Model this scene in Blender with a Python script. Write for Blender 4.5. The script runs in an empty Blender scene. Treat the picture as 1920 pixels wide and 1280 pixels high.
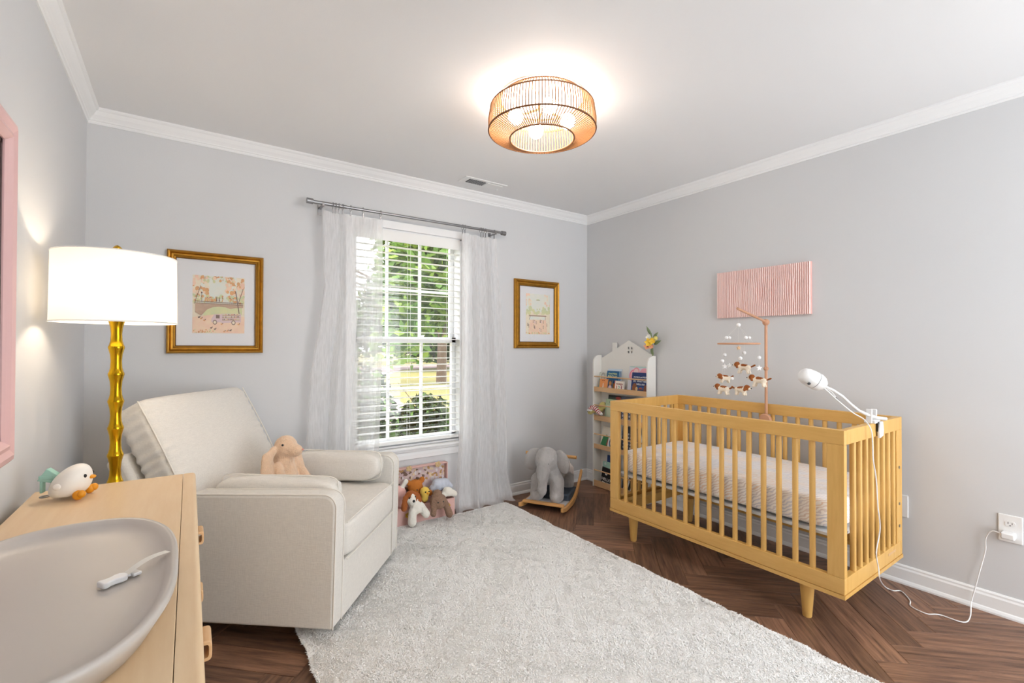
import bpy, bmesh, math, random
import numpy as np
from mathutils import Vector, Matrix, Euler, noise
random.seed(7)
S = bpy.context.scene
COL = S.collection
PI = math.pi

# ------------------------------------------------------------------ camera
CAMZ = 1.22
cam_d = bpy.data.cameras.new('camera'); cam = bpy.data.objects.new('camera', cam_d); COL.objects.link(cam)
cam_d.sensor_width = 36.0; cam_d.lens = 36.0 * 881.83 / 1920.0; cam_d.clip_start = 0.02; cam_d.clip_end = 200
_y, _p, _r = 0.6125, 0.0095, 0.0023
_f = Vector((math.sin(_y)*math.cos(_p), math.cos(_y)*math.cos(_p), math.sin(_p)))
_rt = Vector((math.cos(_y), -math.sin(_y), 0)); _up = _rt.cross(_f)
_r2 = _rt*math.cos(_r) + _up*math.sin(_r); _u2 = -_rt*math.sin(_r) + _up*math.cos(_r)
cam.matrix_world = Matrix(((_r2.x, _u2.x, -_f.x, 0), (_r2.y, _u2.y, -_f.y, 0), (_r2.z, _u2.z, -_f.z, CAMZ), (0, 0, 0, 1)))
S.camera = cam

# ------------------------------------------------------------------ world, sun, exposure
S.view_settings.view_transform = 'Standard'; S.view_settings.look = 'None'
S.view_settings.gamma = 1.0; S.view_settings.use_curve_mapping = False
S.view_settings.exposure = 0.80
W = bpy.data.worlds.new('sky'); S.world = W; W.use_nodes = True
W.node_tree.nodes['Background'].inputs[0].default_value = (0.945, 0.975, 1.0, 1)
W.node_tree.nodes['Background'].inputs[1].default_value = 3.2
sun_d = bpy.data.lights.new('sun', 'SUN'); sun = bpy.data.objects.new('sun', sun_d); COL.objects.link(sun)
sun_d.energy = 2.6; sun_d.angle = 0.02; sun_d.color = (1, 0.95, 0.82)
sun.rotation_euler = Vector((-0.75, 0.18, -1.0)).to_track_quat('-Z', 'Y').to_euler()
BULB_CEILING = 58.0
BULB_LAMP = 62.0

# ------------------------------------------------------------------ materials
def lin(c):
    return tuple(((x/255)/12.92 if x/255 <= 0.04045 else (((x/255)+0.055)/1.055)**2.4) for x in c) + (1.0,)

def mat(name, c, rough=0.6, metal=0.0, var=0.0, vscale=8.0, bump=0.0, bscale=60.0, c2=None, sheen=0.0,
        stretch=None, emit=None, spec=None, coat=0.0, rnd=0.0):
    m = bpy.data.materials.new(name); m.use_nodes = True
    nt = m.node_tree; b = nt.nodes['Principled BSDF']
    b.inputs['Roughness'].default_value = rough; b.inputs['Metallic'].default_value = metal
    if spec is not None: b.inputs['Specular IOR Level'].default_value = spec
    if sheen: b.inputs['Sheen Weight'].default_value = sheen
    if coat: b.inputs['Coat Weight'].default_value = coat
    A = lin(c)
    b.inputs['Base Color'].default_value = A
    m.diffuse_color = A
    tc = nt.nodes.new('ShaderNodeTexCoord'); vec = tc.outputs['Object']
    if rnd:
        oi = nt.nodes.new('ShaderNodeObjectInfo')
        mu = nt.nodes.new('ShaderNodeMath'); mu.operation = 'MULTIPLY'; mu.inputs[1].default_value = 37.0
        nt.links.new(oi.outputs['Random'], mu.inputs[0])
        va = nt.nodes.new('ShaderNodeVectorMath'); va.operation = 'ADD'
        nt.links.new(vec, va.inputs[0]); nt.links.new(mu.outputs[0], va.inputs[1]); vec = va.outputs[0]
    if stretch:
        mp = nt.nodes.new('ShaderNodeMapping'); mp.inputs['Scale'].default_value = stretch
        nt.links.new(vec, mp.inputs['Vector']); vec = mp.outputs[0]
    if var or c2:
        n = nt.nodes.new('ShaderNodeTexNoise'); n.inputs['Scale'].default_value = vscale; n.inputs['Detail'].default_value = 6
        n.inputs['Roughness'].default_value = 0.65
        nt.links.new(vec, n.inputs['Vector'])
        r = nt.nodes.new('ShaderNodeValToRGB')
        B = lin(c2) if c2 else tuple(min(1, x*(1-var)) for x in A[:3]) + (1,)
        r.color_ramp.elements[0].position = 0.3; r.color_ramp.elements[1].position = 0.7
        r.color_ramp.elements[0].color = B
        r.color_ramp.elements[1].color = A if c2 else tuple(min(1, x*(1+var)) for x in A[:3]) + (1,)
        nt.links.new(n.outputs['Fac'], r.inputs[0]); out = r.outputs[0]
        if rnd:
            hs = nt.nodes.new('ShaderNodeHueSaturation')
            mr = nt.nodes.new('ShaderNodeMapRange'); mr.inputs[3].default_value = 1-rnd; mr.inputs[4].default_value = 1+rnd
            nt.links.new(oi.outputs['Random'], mr.inputs[0]); nt.links.new(mr.outputs[0], hs.inputs['Value'])
            nt.links.new(out, hs.inputs['Color']); out = hs.outputs[0]
        nt.links.new(out, b.inputs['Base Color'])
    if bump:
        n2 = nt.nodes.new('ShaderNodeTexNoise'); n2.inputs['Scale'].default_value = bscale; n2.inputs['Detail'].default_value = 4
        nt.links.new(vec, n2.inputs['Vector'])
        bp = nt.nodes.new('ShaderNodeBump'); bp.inputs['Strength'].default_value = bump; bp.inputs['Distance'].default_value = 0.01
        nt.links.new(n2.outputs['Fac'], bp.inputs['Height']); nt.links.new(bp.outputs[0], b.inputs['Normal'])
    if emit:
        b.inputs['Emission Color'].default_value = lin(emit[0]); b.inputs['Emission Strength'].default_value = emit[1]
    return m

def weave_mat(name, c, scale=700.0, amt=0.06, bump=0.2, rough=0.9):
    """linen: two crossed wave textures drive colour and relief"""
    m = bpy.data.materials.new(name); m.use_nodes = True; nt = m.node_tree; b = nt.nodes['Principled BSDF']
    b.inputs['Roughness'].default_value = rough; b.inputs['Specular IOR Level'].default_value = 0.2
    m.diffuse_color = lin(c)
    tc = nt.nodes.new('ShaderNodeTexCoord')
    nn = nt.nodes.new('ShaderNodeTexNoise'); nn.inputs['Scale'].default_value = scale*0.5; nn.inputs['Detail'].default_value = 3
    mp = nt.nodes.new('ShaderNodeMapping'); mp.inputs['Scale'].default_value = (1, 1, 0.12)
    nt.links.new(tc.outputs['Object'], mp.inputs[0]); nt.links.new(mp.outputs[0], nn.inputs['Vector'])
    n3 = nt.nodes.new('ShaderNodeTexNoise'); n3.inputs['Scale'].default_value = scale*0.5; n3.inputs['Detail'].default_value = 3
    mp2 = nt.nodes.new('ShaderNodeMapping'); mp2.inputs['Scale'].default_value = (0.12, 0.12, 1)
    nt.links.new(tc.outputs['Object'], mp2.inputs[0]); nt.links.new(mp2.outputs[0], n3.inputs['Vector'])
    ad = nt.nodes.new('ShaderNodeMath'); ad.operation = 'ADD'
    nt.links.new(nn.outputs['Fac'], ad.inputs[0]); nt.links.new(n3.outputs['Fac'], ad.inputs[1])
    r = nt.nodes.new('ShaderNodeMapRange'); r.inputs[1].default_value = 0.7; r.inputs[2].default_value = 1.3
    r.inputs[3].default_value = 1-amt; r.inputs[4].default_value = 1+amt
    nt.links.new(ad.outputs[0], r.inputs[0])
    mx = nt.nodes.new('ShaderNodeVectorMath'); mx.operation = 'SCALE'; mx.inputs[0].default_value = lin(c)[:3]
    nt.links.new(r.outputs[0], mx.inputs['Scale']); nt.links.new(mx.outputs[0], b.inputs['Base Color'])
    bp = nt.nodes.new('ShaderNodeBump'); bp.inputs['Strength'].default_value = bump; bp.inputs['Distance'].default_value = 0.002
    nt.links.new(ad.outputs[0], bp.inputs['Height']); nt.links.new(bp.outputs[0], b.inputs['Normal'])
    return m

def sheer_mat(name, c, transp, transl=0.5, nscale=(120, 120, 14)):
    m = bpy.data.materials.new(name); m.use_nodes = True; nt = m.node_tree; nt.nodes.clear()
    o = nt.nodes.new('ShaderNodeOutputMaterial')
    d = nt.nodes.new('ShaderNodeBsdfDiffuse'); d.inputs[0].default_value = lin(c)
    t = nt.nodes.new('ShaderNodeBsdfTranslucent'); t.inputs[0].default_value = lin(c)
    x = nt.nodes.new('ShaderNodeMixShader'); x.inputs[0].default_value = transl
    nt.links.new(d.outputs[0], x.inputs[1]); nt.links.new(t.outputs[0], x.inputs[2])
    tr = nt.nodes.new('ShaderNodeBsdfTransparent'); y = nt.nodes.new('ShaderNodeMixShader')
    tc = nt.nodes.new('ShaderNodeTexCoord'); mp = nt.nodes.new('ShaderNodeMapping'); mp.inputs['Scale'].default_value = nscale
    n = nt.nodes.new('ShaderNodeTexNoise'); n.inputs['Scale'].default_value = 1.0; n.inputs['Detail'].default_value = 3
    nt.links.new(tc.outputs['Object'], mp.inputs[0]); nt.links.new(mp.outputs[0], n.inputs['Vector'])
    mr = nt.nodes.new('ShaderNodeMapRange'); mr.inputs[1].default_value = 0.3; mr.inputs[2].default_value = 0.7
    mr.inputs[3].default_value = transp*0.9; mr.inputs[4].default_value = min(1, transp*1.1)
    nt.links.new(n.outputs['Fac'], mr.inputs[0]); nt.links.new(mr.outputs[0], y.inputs[0])
    nt.links.new(x.outputs[0], y.inputs[1]); nt.links.new(tr.outputs[0], y.inputs[2]); nt.links.new(y.outputs[0], o.inputs[0])
    m.diffuse_color = lin(c)
    return m

def glass_mat(name, gloss=0.06, rough=0.02):
    m = bpy.data.materials.new(name); m.use_nodes = True; nt = m.node_tree; nt.nodes.clear()
    o = nt.nodes.new('ShaderNodeOutputMaterial'); x = nt.nodes.new('ShaderNodeMixShader'); x.inputs[0].default_value = gloss
    t = nt.nodes.new('ShaderNodeBsdfTransparent'); g = nt.nodes.new('ShaderNodeBsdfGlossy'); g.inputs['Roughness'].default_value = rough
    nt.links.new(t.outputs[0], x.inputs[1]); nt.links.new(g.outputs[0], x.inputs[2]); nt.links.new(x.outputs[0], o.inputs[0])
    return m

MT = {}
MT['wall'] = mat('wall_paint', (211, 212, 214), 0.75, bump=0.03, bscale=160)
MT['ceil'] = mat('ceiling_paint', (236, 236, 237), 0.85, bump=0.03, bscale=160)
MT['trim'] = mat('trim_white', (238, 239, 240), 0.4)
MT['white'] = mat('white_plastic', (236, 236, 236), 0.35)
MT['vinyl'] = mat('window_vinyl', (240, 241, 243), 0.35)
MT['slat'] = mat('blind_white', (240, 240, 238), 0.45)
MT['plank'] = mat('walnut_plank', (150, 112, 88), 0.42, c2=(78, 52, 40), vscale=9.0, stretch=(0.5, 6.0, 6.0), bump=0.12, bscale=22, rnd=0.32)
MT['subfloor'] = mat('subfloor_dark', (40, 28, 22), 0.8)
MT['crib'] = mat('honey_pine', (222, 178, 104), 0.42, c2=(210, 162, 86), vscale=10.0, stretch=(4, 0.5, 4), bump=0.04, bscale=30)
MT['cribv'] = mat('honey_pine_vertical', (222, 178, 104), 0.42, c2=(210, 162, 86), vscale=10.0, stretch=(5, 5, 0.5), bump=0.04, bscale=30)
MT['birch'] = mat('birch_veneer', (233, 205, 166), 0.38, c2=(226, 194, 152), vscale=7.0, stretch=(6, 0.6, 6))
MT['ledge'] = mat('oak_ledge', (222, 184, 140), 0.5, c2=(210, 168, 122), vscale=9.0, stretch=(8, 0.7, 8))
MT['mobilewood'] = mat('beech_rod', (200, 150, 118), 0.5, var=0.06)
MT['rocker'] = mat('rocker_ply', (212, 160, 98), 0.45, var=0.08, vscale=14)
MT['gold'] = mat('gilded_frame', (176, 126, 46), 0.34, 0.85, var=0.18, vscale=25)
MT['golddark'] = mat('gilded_frame_groove', (112, 76, 28), 0.45, 0.7)
MT['lampgold'] = mat('gold_leaf', (205, 160, 30), 0.2, 1.0, var=0.25, vscale=18, stretch=(3, 3, 0.6), bump=0.05, bscale=25)
MT['nickel'] = mat('brushed_nickel', (150, 150, 152), 0.35, 0.9)
MT['matboard'] = mat('mat_board', (236, 236, 238), 0.8)
MT['linen'] = weave_mat('linen_upholstery', (224, 220, 213))
MT['piping'] = mat('linen_piping', (232, 227, 218), 0.9)
MT['dark'] = mat('black_base', (22, 21, 20), 0.6)
MT['rug'] = mat('rug_wool', (252, 251, 249), 0.95, spec=0.1)
MT['pinkframe'] = mat('blush_frame', (226, 186, 184), 0.4)
MT['pink'] = mat('blush_pink', (247, 220, 214), 0.7)
MT['boxpink'] = mat('rose_leatherette', (220, 178, 170), 0.5)
MT['tray'] = mat('grey_foam', (196, 189, 182), 0.38)
MT['black'] = mat('black', (25, 25, 26), 0.4)
MT['orange'] = mat('orange_silicone', (240, 160, 30), 0.4)
MT['nightlight'] = mat('silicone_white', (245, 241, 232), 0.35)
MT['teal'] = mat('mint_ribbon', (160, 205, 190), 0.6)
MT['mirror'] = mat('mirror_glass', (235, 235, 235), 0.02, 1.0)
MT['mirrorborder'] = mat('mirror_border', (60, 42, 40), 0.4)
MT['peach'] = mat('peach_plush', (232, 198, 166), 0.95, var=0.08, vscale=40, bump=0.6, bscale=220, sheen=0.4)
MT['rattan'] = mat('rattan', (158, 108, 62), 0.6)
MT['rattandark'] = mat('rattan_ring', (120, 76, 40), 0.6)
MT['shade'] = sheer_mat('lampshade_linen', (244, 240, 232), 0.0, 0.30)
MT['sheer'] = sheer_mat('sheer_voile', (250, 250, 251), 0.48, 0.5)
MT['glass'] = glass_mat('pane_glass', 0.05)
MT['picglass'] = glass_mat('picture_glass', 0.05, 0.05)
MT['greyplush'] = mat('grey_plush', (176, 173, 172), 0.95, var=0.1, vscale=25, bump=0.5, bscale=180, sheen=0.4)
MT['slate'] = mat('slate_fabric', (66, 76, 88), 0.9)
MT['fringe'] = mat('fringe_cream', (240, 232, 228), 0.9)
MT['bookwhite'] = mat('shelf_white', (238, 237, 232), 0.45)

def bulb_mat(name, col, st):
    m = bpy.data.materials.new(name); m.use_nodes = True; nt = m.node_tree; nt.nodes.clear()
    o = nt.nodes.new('ShaderNodeOutputMaterial'); e = nt.nodes.new('ShaderNodeEmission')
    e.inputs[0].default_value = lin(col); e.inputs[1].default_value = st
    nt.links.new(e.outputs[0], o.inputs[0]); return m
MT['bulb'] = bulb_mat('glowing_globe', (255, 246, 234), BULB_CEILING)
MT['bulb2'] = bulb_mat('lamp_bulb_glow', (255, 235, 208), BULB_LAMP)

# ------------------------------------------------------------------ mesh builder
class MB:
    def __init__(s): s.v = []; s.f = []; s.mi = []; s.m = 0
    def add(s, vs, fs, T=None):
        o = len(s.v)
        for p in vs:
            p = Vector(p)
            s.v.append(T @ p if T else p)
        for f in fs: s.f.append(tuple(o+i for i in f)); s.mi.append(s.m)
        return s
    def box(s, x0, x1, y0, y1, z0, z1, T=None):
        x0, x1 = min(x0, x1), max(x0, x1); y0, y1 = min(y0, y1), max(y0, y1); z0, z1 = min(z0, z1), max(z0, z1)
        return s.add([(x0, y0, z0), (x1, y0, z0), (x1, y1, z0), (x0, y1, z0), (x0, y0, z1), (x1, y0, z1), (x1, y1, z1), (x0, y1, z1)],
                     [(0, 3, 2, 1), (4, 5, 6, 7), (0, 1, 5, 4), (1, 2, 6, 5), (2, 3, 7, 6), (3, 0, 4, 7)], T)
    def loft(s, rings, cap=True, close=True, T=None):
        n = len(rings[0]); vs = [p for r in rings for p in r]; fs = []
        for i in range(len(rings)-1):
            for j in range(n if close else n-1):
                k = (j+1) % n
                fs.append((i*n+j, i*n+k, (i+1)*n+k, (i+1)*n+j))
        if cap: fs.append(tuple(range(n-1, -1, -1))); fs.append(tuple((len(rings)-1)*n+j for j in range(n)))
        return s.add(vs, fs, T)
    def lathe(s, prof, c=(0, 0, 0), seg=24, T=None, cap=True):
        c = Vector(c)
        return s.loft([[c+Vector((r*math.cos(2*PI*j/seg), r*math.sin(2*PI*j/seg), z)) for j in range(seg)] for r, z in prof], cap=cap, T=T)
    def tube(s, pts, r, seg=8, T=None, cap=True):
        pts = [Vector(p) for p in pts]; n = len(pts); rings = []
        rr = r if isinstance(r, (list, tuple)) else [r]*n
        ref = None
        for i, p in enumerate(pts):
            t = (pts[min(i+1, n-1)] - pts[max(i-1, 0)]).normalized()
            if ref is None: ref = Vector((0, 0, 1)) if abs(t.z) < 0.9 else Vector((1, 0, 0))
            a = (ref - t*ref.dot(t)).normalized(); b = t.cross(a); ref = a
            rings.append([p + (a*math.cos(2*PI*j/seg) + b*math.sin(2*PI*j/seg))*rr[i] for j in range(seg)])
        return s.loft(rings, cap=cap, T=T)
    def cyl(s, p0, p1, r0, r1=None, seg=16, T=None):
        return s.tube([p0, p1], [r0, r0 if r1 is None else r1], seg, T)
    def ell(s, c, r, rot=None, seg=16, rings=10, T=None):
        c = Vector(c); r = (r, r, r) if isinstance(r, (int, float)) else r
        q = rot if rot else Matrix.Identity(3)
        vs = []; fs = []
        for i in range(rings+1):
            a = PI*i/rings
            for j in range(seg):
                b = 2*PI*j/seg
                vs.append(c + q @ Vector((r[0]*math.sin(a)*math.cos(b), r[1]*math.sin(a)*math.sin(b), r[2]*math.cos(a))))
        for i in range(rings):
            for j in range(seg):
                k = (j+1) % seg
                fs.append((i*seg+j, (i+1)*seg+j, (i+1)*seg+k, i*seg+k))
        return s.add(vs, fs, T)
    def torus(s, c, R, r, axis='z', seg=32, sec=8, T=None):
        c = Vector(c); vs = []; fs = []
        for i in range(seg):
            a = 2*PI*i/seg
            for j in range(sec):
                b = 2*PI*j/sec; d = R + r*math.cos(b); h = r*math.sin(b)
                p = {'z': (d*math.cos(a), d*math.sin(a), h), 'x': (h, d*math.cos(a), d*math.sin(a)), 'y': (d*math.cos(a), h, d*math.sin(a))}[axis]
                vs.append(c + Vector(p))
        for i in range(seg):
            for j in range(sec):
                fs.append((i*sec+j, ((i+1) % seg)*sec+j, ((i+1) % seg)*sec+(j+1) % sec, i*sec+(j+1) % sec))
        return s.add(vs, fs, T)
    def prism(s, poly, d0, d1, axis='z', T=None):
        """extrude a 2-D polygon; axis names the extrusion axis: (a,b) are the two other axes in xyz order"""
        def P(a, b, d): return {'z': (a, b, d), 'y': (a, d, b), 'x': (d, a, b)}[axis]
        n = len(poly); vs = [P(a, b, d0) for a, b in poly] + [P(a, b, d1) for a, b in poly]
        fs = [tuple(range(n)), tuple(range(2*n-1, n-1, -1))] + [(j, j+n, (j+1) % n+n, (j+1) % n) for j in range(n)]
        return s.add(vs, fs, T)
    def grid(s, fn, nu, nv, T=None, closeu=False):
        vs = [fn(i/(nu if closeu else nu-1), j/(nv-1)) for j in range(nv) for i in range(nu)]
        fs = []
        for j in range(nv-1):
            for i in range(nu if closeu else nu-1):
                k = (i+1) % nu
                fs.append((j*nu+i, j*nu+k, (j+1)*nu+k, (j+1)*nu+i))
        return s.add(vs, fs, T)

WO = {}   # world origin of every object built
def worg(o): return WO.get(o.name, Vector((0, 0, 0)))

def thing(name, label, cat, loc=(0, 0, 0), group=None):
    o = bpy.data.objects.new(name, None); COL.objects.link(o); o.empty_display_size = 0.05
    o.location = loc; WO[o.name] = Vector(loc); o['label'] = label; o['category'] = cat
    if group: o['group'] = group
    return o

def tag(o, label, cat, group=None):
    o['label'] = label; o['category'] = cat
    if group: o['group'] = group
    return o

def finish(me, smooth):
    if smooth:
        for p in me.polygons: p.use_smooth = True
        try: me.set_sharp_from_angle(angle=math.radians(smooth if smooth is not True else 40))
        except Exception: pass

def obj(name, mb, mats, parent=None, bevel=0.0, sub=0, smooth=True, kind=None, fixn=True, label=None, seg=2):
    if not isinstance(mats, (list, tuple)): mats = [mats]
    mats = [MT[m] if isinstance(m, str) else m for m in mats]
    vs = mb.v
    if parent is not None: org = worg(parent)
    else:
        lo = [min(p[i] for p in vs) for i in range(3)]; hi = [max(p[i] for p in vs) for i in range(3)]
        org = Vector(((lo[0]+hi[0])/2, (lo[1]+hi[1])/2, lo[2]))
    me = bpy.data.meshes.new(name)
    me.from_pydata([tuple(p-org) for p in vs], [], mb.f)
    for m in mats: me.materials.append(m)
    if len(mats) > 1: me.polygons.foreach_set('material_index', mb.mi)
    if fixn:
        bm = bmesh.new(); bm.from_mesh(me); bmesh.ops.recalc_face_normals(bm, faces=bm.faces); bm.to_mesh(me); bm.free()
    finish(me, smooth)
    o = bpy.data.objects.new(name, me); COL.objects.link(o)
    if parent is not None: o.parent = parent
    else: o.location = org
    WO[o.name] = Vector(org)
    if bevel:
        b = o.modifiers.new('bevel', 'BEVEL'); b.width = bevel; b.segments = seg; b.limit_method = 'ANGLE'; b.angle_limit = math.radians(35)
        b.harden_normals = False
    if sub:
        s_ = o.modifiers.new('subsurf', 'SUBSURF'); s_.levels = sub; s_.render_levels = sub
    if kind: o['kind'] = kind
    if label: o['label'] = label
    return o

def rotm(axis, deg): return Matrix.Rotation(math.radians(deg), 3, axis)
def frame(o, x, y, z):   # 4x4 from axes
    x, y, z = Vector(x), Vector(y), Vector(z)
    return Matrix(((x.x, y.x, z.x, o[0]), (x.y, y.y, z.y, o[1]), (x.z, y.z, z.z, o[2]), (0, 0, 0, 1)))

def text(name, body, size, T, m, parent, ext=0.0004, align='CENTER', bold=0.0):
    cu = bpy.data.curves.new(name, 'FONT'); cu.body = body; cu.size = size; cu.extrude = ext; cu.align_x = align; cu.align_y = 'CENTER'
    cu.resolution_u = 3; cu.offset = bold
    t = bpy.data.objects.new(name+'_tmp', cu); COL.objects.link(t)
    dg = bpy.context.evaluated_depsgraph_get(); me = bpy.data.meshes.new_from_object(t.evaluated_get(dg))
    bpy.data.objects.remove(t); bpy.data.curves.remove(cu)
    mb = MB(); mb.add([v.co for v in me.vertices], [tuple(p.vertices) for p in me.polygons], T); bpy.data.meshes.remove(me)
    return obj(name, mb, m, parent, smooth=False, fixn=False)

def remeshed(mb, vox, it=2):
    me = bpy.data.meshes.new('tmp'); me.from_pydata([tuple(p) for p in mb.v], [], mb.f)
    t = bpy.data.objects.new('tmp', me); COL.objects.link(t)
    rm = t.modifiers.new('r', 'REMESH'); rm.mode = 'VOXEL'; rm.voxel_size = vox
    sm = t.modifiers.new('s', 'SMOOTH'); sm.factor = 0.5; sm.iterations = it
    dg = bpy.context.evaluated_depsgraph_get(); m2 = bpy.data.meshes.new_from_object(t.evaluated_get(dg))
    bpy.data.objects.remove(t); bpy.data.meshes.remove(me)
    vs = [(v.co.copy(), v.normal.copy()) for v in m2.vertices]; fs = [tuple(p.vertices) for p in m2.polygons]
    bpy.data.meshes.remove(m2)
    return vs, fs

def plush(name, blobs, mats, parent=None, T=None, vox=0.006, fuzz=0.0012, smooth_it=4, label=None, seed=1):
    """blobs: (p0, p1, r0, r1, material index) capsules, grown together into one continuous skin"""
    mb = MB(); cs = []
    for b in blobs:
        p0, p1, r0, r1, mi = Vector(b[0]), Vector(b[1]), b[2], b[3], b[4]
        if T: p0, p1 = T @ p0, T @ p1
        sq = b[5] if len(b) > 5 else None
        n = max(1, int((p1-p0).length/(min(r0, r1)*0.5)))
        for i in range(n+1):
            t = i/n; c = p0.lerp(p1, t); r = r0+(r1-r0)*t
            if sq:
                q = (T.to_3x3() @ sq[1]) if (T and sq[1] is not None) else (T.to_3x3() if T else (sq[1] or Matrix.Identity(3)))
                mb.ell(c, tuple(r*k for k in sq[0]), q, 14, 9)
            else: mb.ell(c, r, None, 12, 8)
            cs.append((c, r, mi))
    me = bpy.data.meshes.new('tmp'); me.from_pydata([tuple(p) for p in mb.v], [], mb.f)
    t = bpy.data.objects.new('tmp', me); COL.objects.link(t)
    rm = t.modifiers.new('r', 'REMESH'); rm.mode = 'VOXEL'; rm.voxel_size = vox
    sm = t.modifiers.new('s', 'SMOOTH'); sm.factor = 0.5; sm.iterations = smooth_it
    dg = bpy.context.evaluated_depsgraph_get(); m2 = bpy.data.meshes.new_from_object(t.evaluated_get(dg))
    bpy.data.objects.remove(t); bpy.data.meshes.remove(me)
    rg = random.Random(seed)
    out = MB()
    vs = []
    for v in m2.vertices:
        nn = noise.noise(v.co*90)*fuzz*1.2
        vs.append(v.co + v.normal*(nn + rg.uniform(-fuzz, fuzz)*0.5))
    C = np.array([c[0] for c in cs]); Rr = np.array([c[1] for c in cs]); MI = [c[2] for c in cs]
    fs = []; mi = []
    for p in m2.polygons:
        fs.append(tuple(p.vertices))
        d = np.linalg.norm(C - np.array(p.center), axis=1)/Rr
        mi.append(MI[int(d.argmin())])
    out.v = vs; out.f = fs; out.mi = mi
    bpy.data.meshes.remove(m2)
    return obj(name, out, mats, parent, smooth=80, fixn=False, label=label)
# ================================================================== SETTING
XL, XR, YB, YF, ZC = -0.398, 3.064, 3.157, -1.2, 2.41
WX0, WX1, WZ0, WZ1 = 0.935, 1.745, 0.505, 2.03      # window opening
def struct(name, mb, m, parent=None, **k):
    o = obj(name, mb, m, parent, **k); o['kind'] = 'structure'; return o

fl = struct('floor', MB().box(XL-.12, XR+.12, YF, YB+.12, -0.06, -0.009), 'subfloor', smooth=False)
struct('ceiling', MB().box(XL-.12, XR+.12, YF, YB+.12, ZC, ZC+.1), 'ceil', smooth=False)
struct('wall_left', MB().box(XL-.12, XL, YF, YB+.12, 0-.009, ZC), 'wall', smooth=False)
struct('wall_right', MB().box(XR, XR+.12, YF, YB+.12, 0-.009, ZC), 'wall', smooth=False)
struct('wall_front_light_block', MB().box(XL-.12, 1.25, YF-.12, YF, -.009, ZC), 'wall', smooth=False)  # unseen part-width wall, added to keep sky fill off the chair's near side
wb = MB()
wb.box(XL, WX0, YB, YB+.12, -.009, ZC); wb.box(WX1, XR, YB, YB+.12, -.009, ZC)
wb.box(WX0, WX1, YB, YB+.12, -.009, WZ0); wb.box(WX0, WX1, YB, YB+.12, WZ1, ZC)
struct('wall_back', wb, 'wall', smooth=False)

# herringbone planks, 12 x 60 cm laid at 45 degrees
PW, PL = 0.12, 0.6
def clip_poly(poly, rect_fn):
    for fn in rect_fn:
        out = []
        for i in range(len(poly)):
            a, b = poly[i], poly[(i+1) % len(poly)]; da, db = fn(a), fn(b)
            if da >= 0: out.append(a)
            if (da >= 0) != (db >= 0):
                t = da/(da-db); out.append((a[0]+(b[0]-a[0])*t, a[1]+(b[1]-a[1])*t))
        poly = out
        if not poly: return poly
    return poly
def plank_mesh(poly):
    me = bpy.data.meshes.new('plank'); n = len(poly)
    cx = sum(p[0] for p in poly)/n; cy = sum(p[1] for p in poly)/n
    def ins(p, d):
        l = math.hypot(p[0]-cx, p[1]-cy) or 1; return (p[0]-(p[0]-cx)/l*d, p[1]-(p[1]-cy)/l*d)
    vs = [(p[0], p[1], -.009) for p in poly] + [(p[0], p[1], -.0012) for p in poly] + [ins(p, .0022)+(0.0,) for p in poly]
    fs = [tuple(range(2*n, 3*n))]
    for k in (0, n):
        fs += [(k+j, k+(j+1) % n, k+n+(j+1) % n, k+n+j) for j in range(n)]
    me.from_pydata(vs, [], fs); me.materials.append(MT['plank']); return me
g = 0.0006
full_poly = [(g, g), (PL-g, g), (PL-g, PW-g), (g, PW-g)]
full = plank_mesh(full_poly)
s2 = math.sqrt(.5); OP, OQ = 2.06, 1.0765
YP = -0.15
def put_plank(p0, q0, along_p):
    # local x along the plank
    if along_p: o2 = ((p0+q0)*s2, (p0-q0)*s2); ux, uy = (s2, s2), (s2, -s2)
    else: o2 = ((p0+q0)*s2, (p0-q0)*s2); ux, uy = (s2, -s2), (s2, s2)
    W2 = lambda a: (o2[0]+ux[0]*a[0]+uy[0]*a[1], o2[1]+ux[1]*a[0]+uy[1]*a[1])
    ws = [W2(a) for a in full_poly]
    if max(w[0] for w in ws) <= XL+.01 or min(w[0] for w in ws) >= XR-.01 or max(w[1] for w in ws) <= YP+.01 or min(w[1] for w in ws) >= YB-.01: return
    fns = [lambda a: W2(a)[0]-XL, lambda a: XR-W2(a)[0], lambda a: W2(a)[1]-YP, lambda a: YB-W2(a)[1]]
    if all(f(a) >= 0 for f in fns for a in full_poly): me = full
    else:
        poly = clip_poly(full_poly, fns)
        if len(poly) < 3: return
        me = plank_mesh(poly)
    o = bpy.data.objects.new('plank', me); COL.objects.link(o); o.parent = fl
    ang = math.atan2(ux[1], ux[0]); flip = (ux[0]*uy[1]-ux[1]*uy[0]) < 0
    M_ = Matrix(((ux[0], uy[0], 0, o2[0]), (ux[1], uy[1], 0, o2[1]), (0, 0, 1, 0), (0, 0, 0, 1)))
    o.matrix_local = Matrix.Translation(-worg(fl)) @ M_
n_ = 5
for j in range(-32, 32):
    for m_ in range(-4, 5):
        put_plank(OP+(j+2*n_*m_)*PW, OQ+j*PW, True)
        put_plank(OP+j*PW, OQ+(j-2*n_+1+2*n_*m_)*PW, False)

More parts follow.
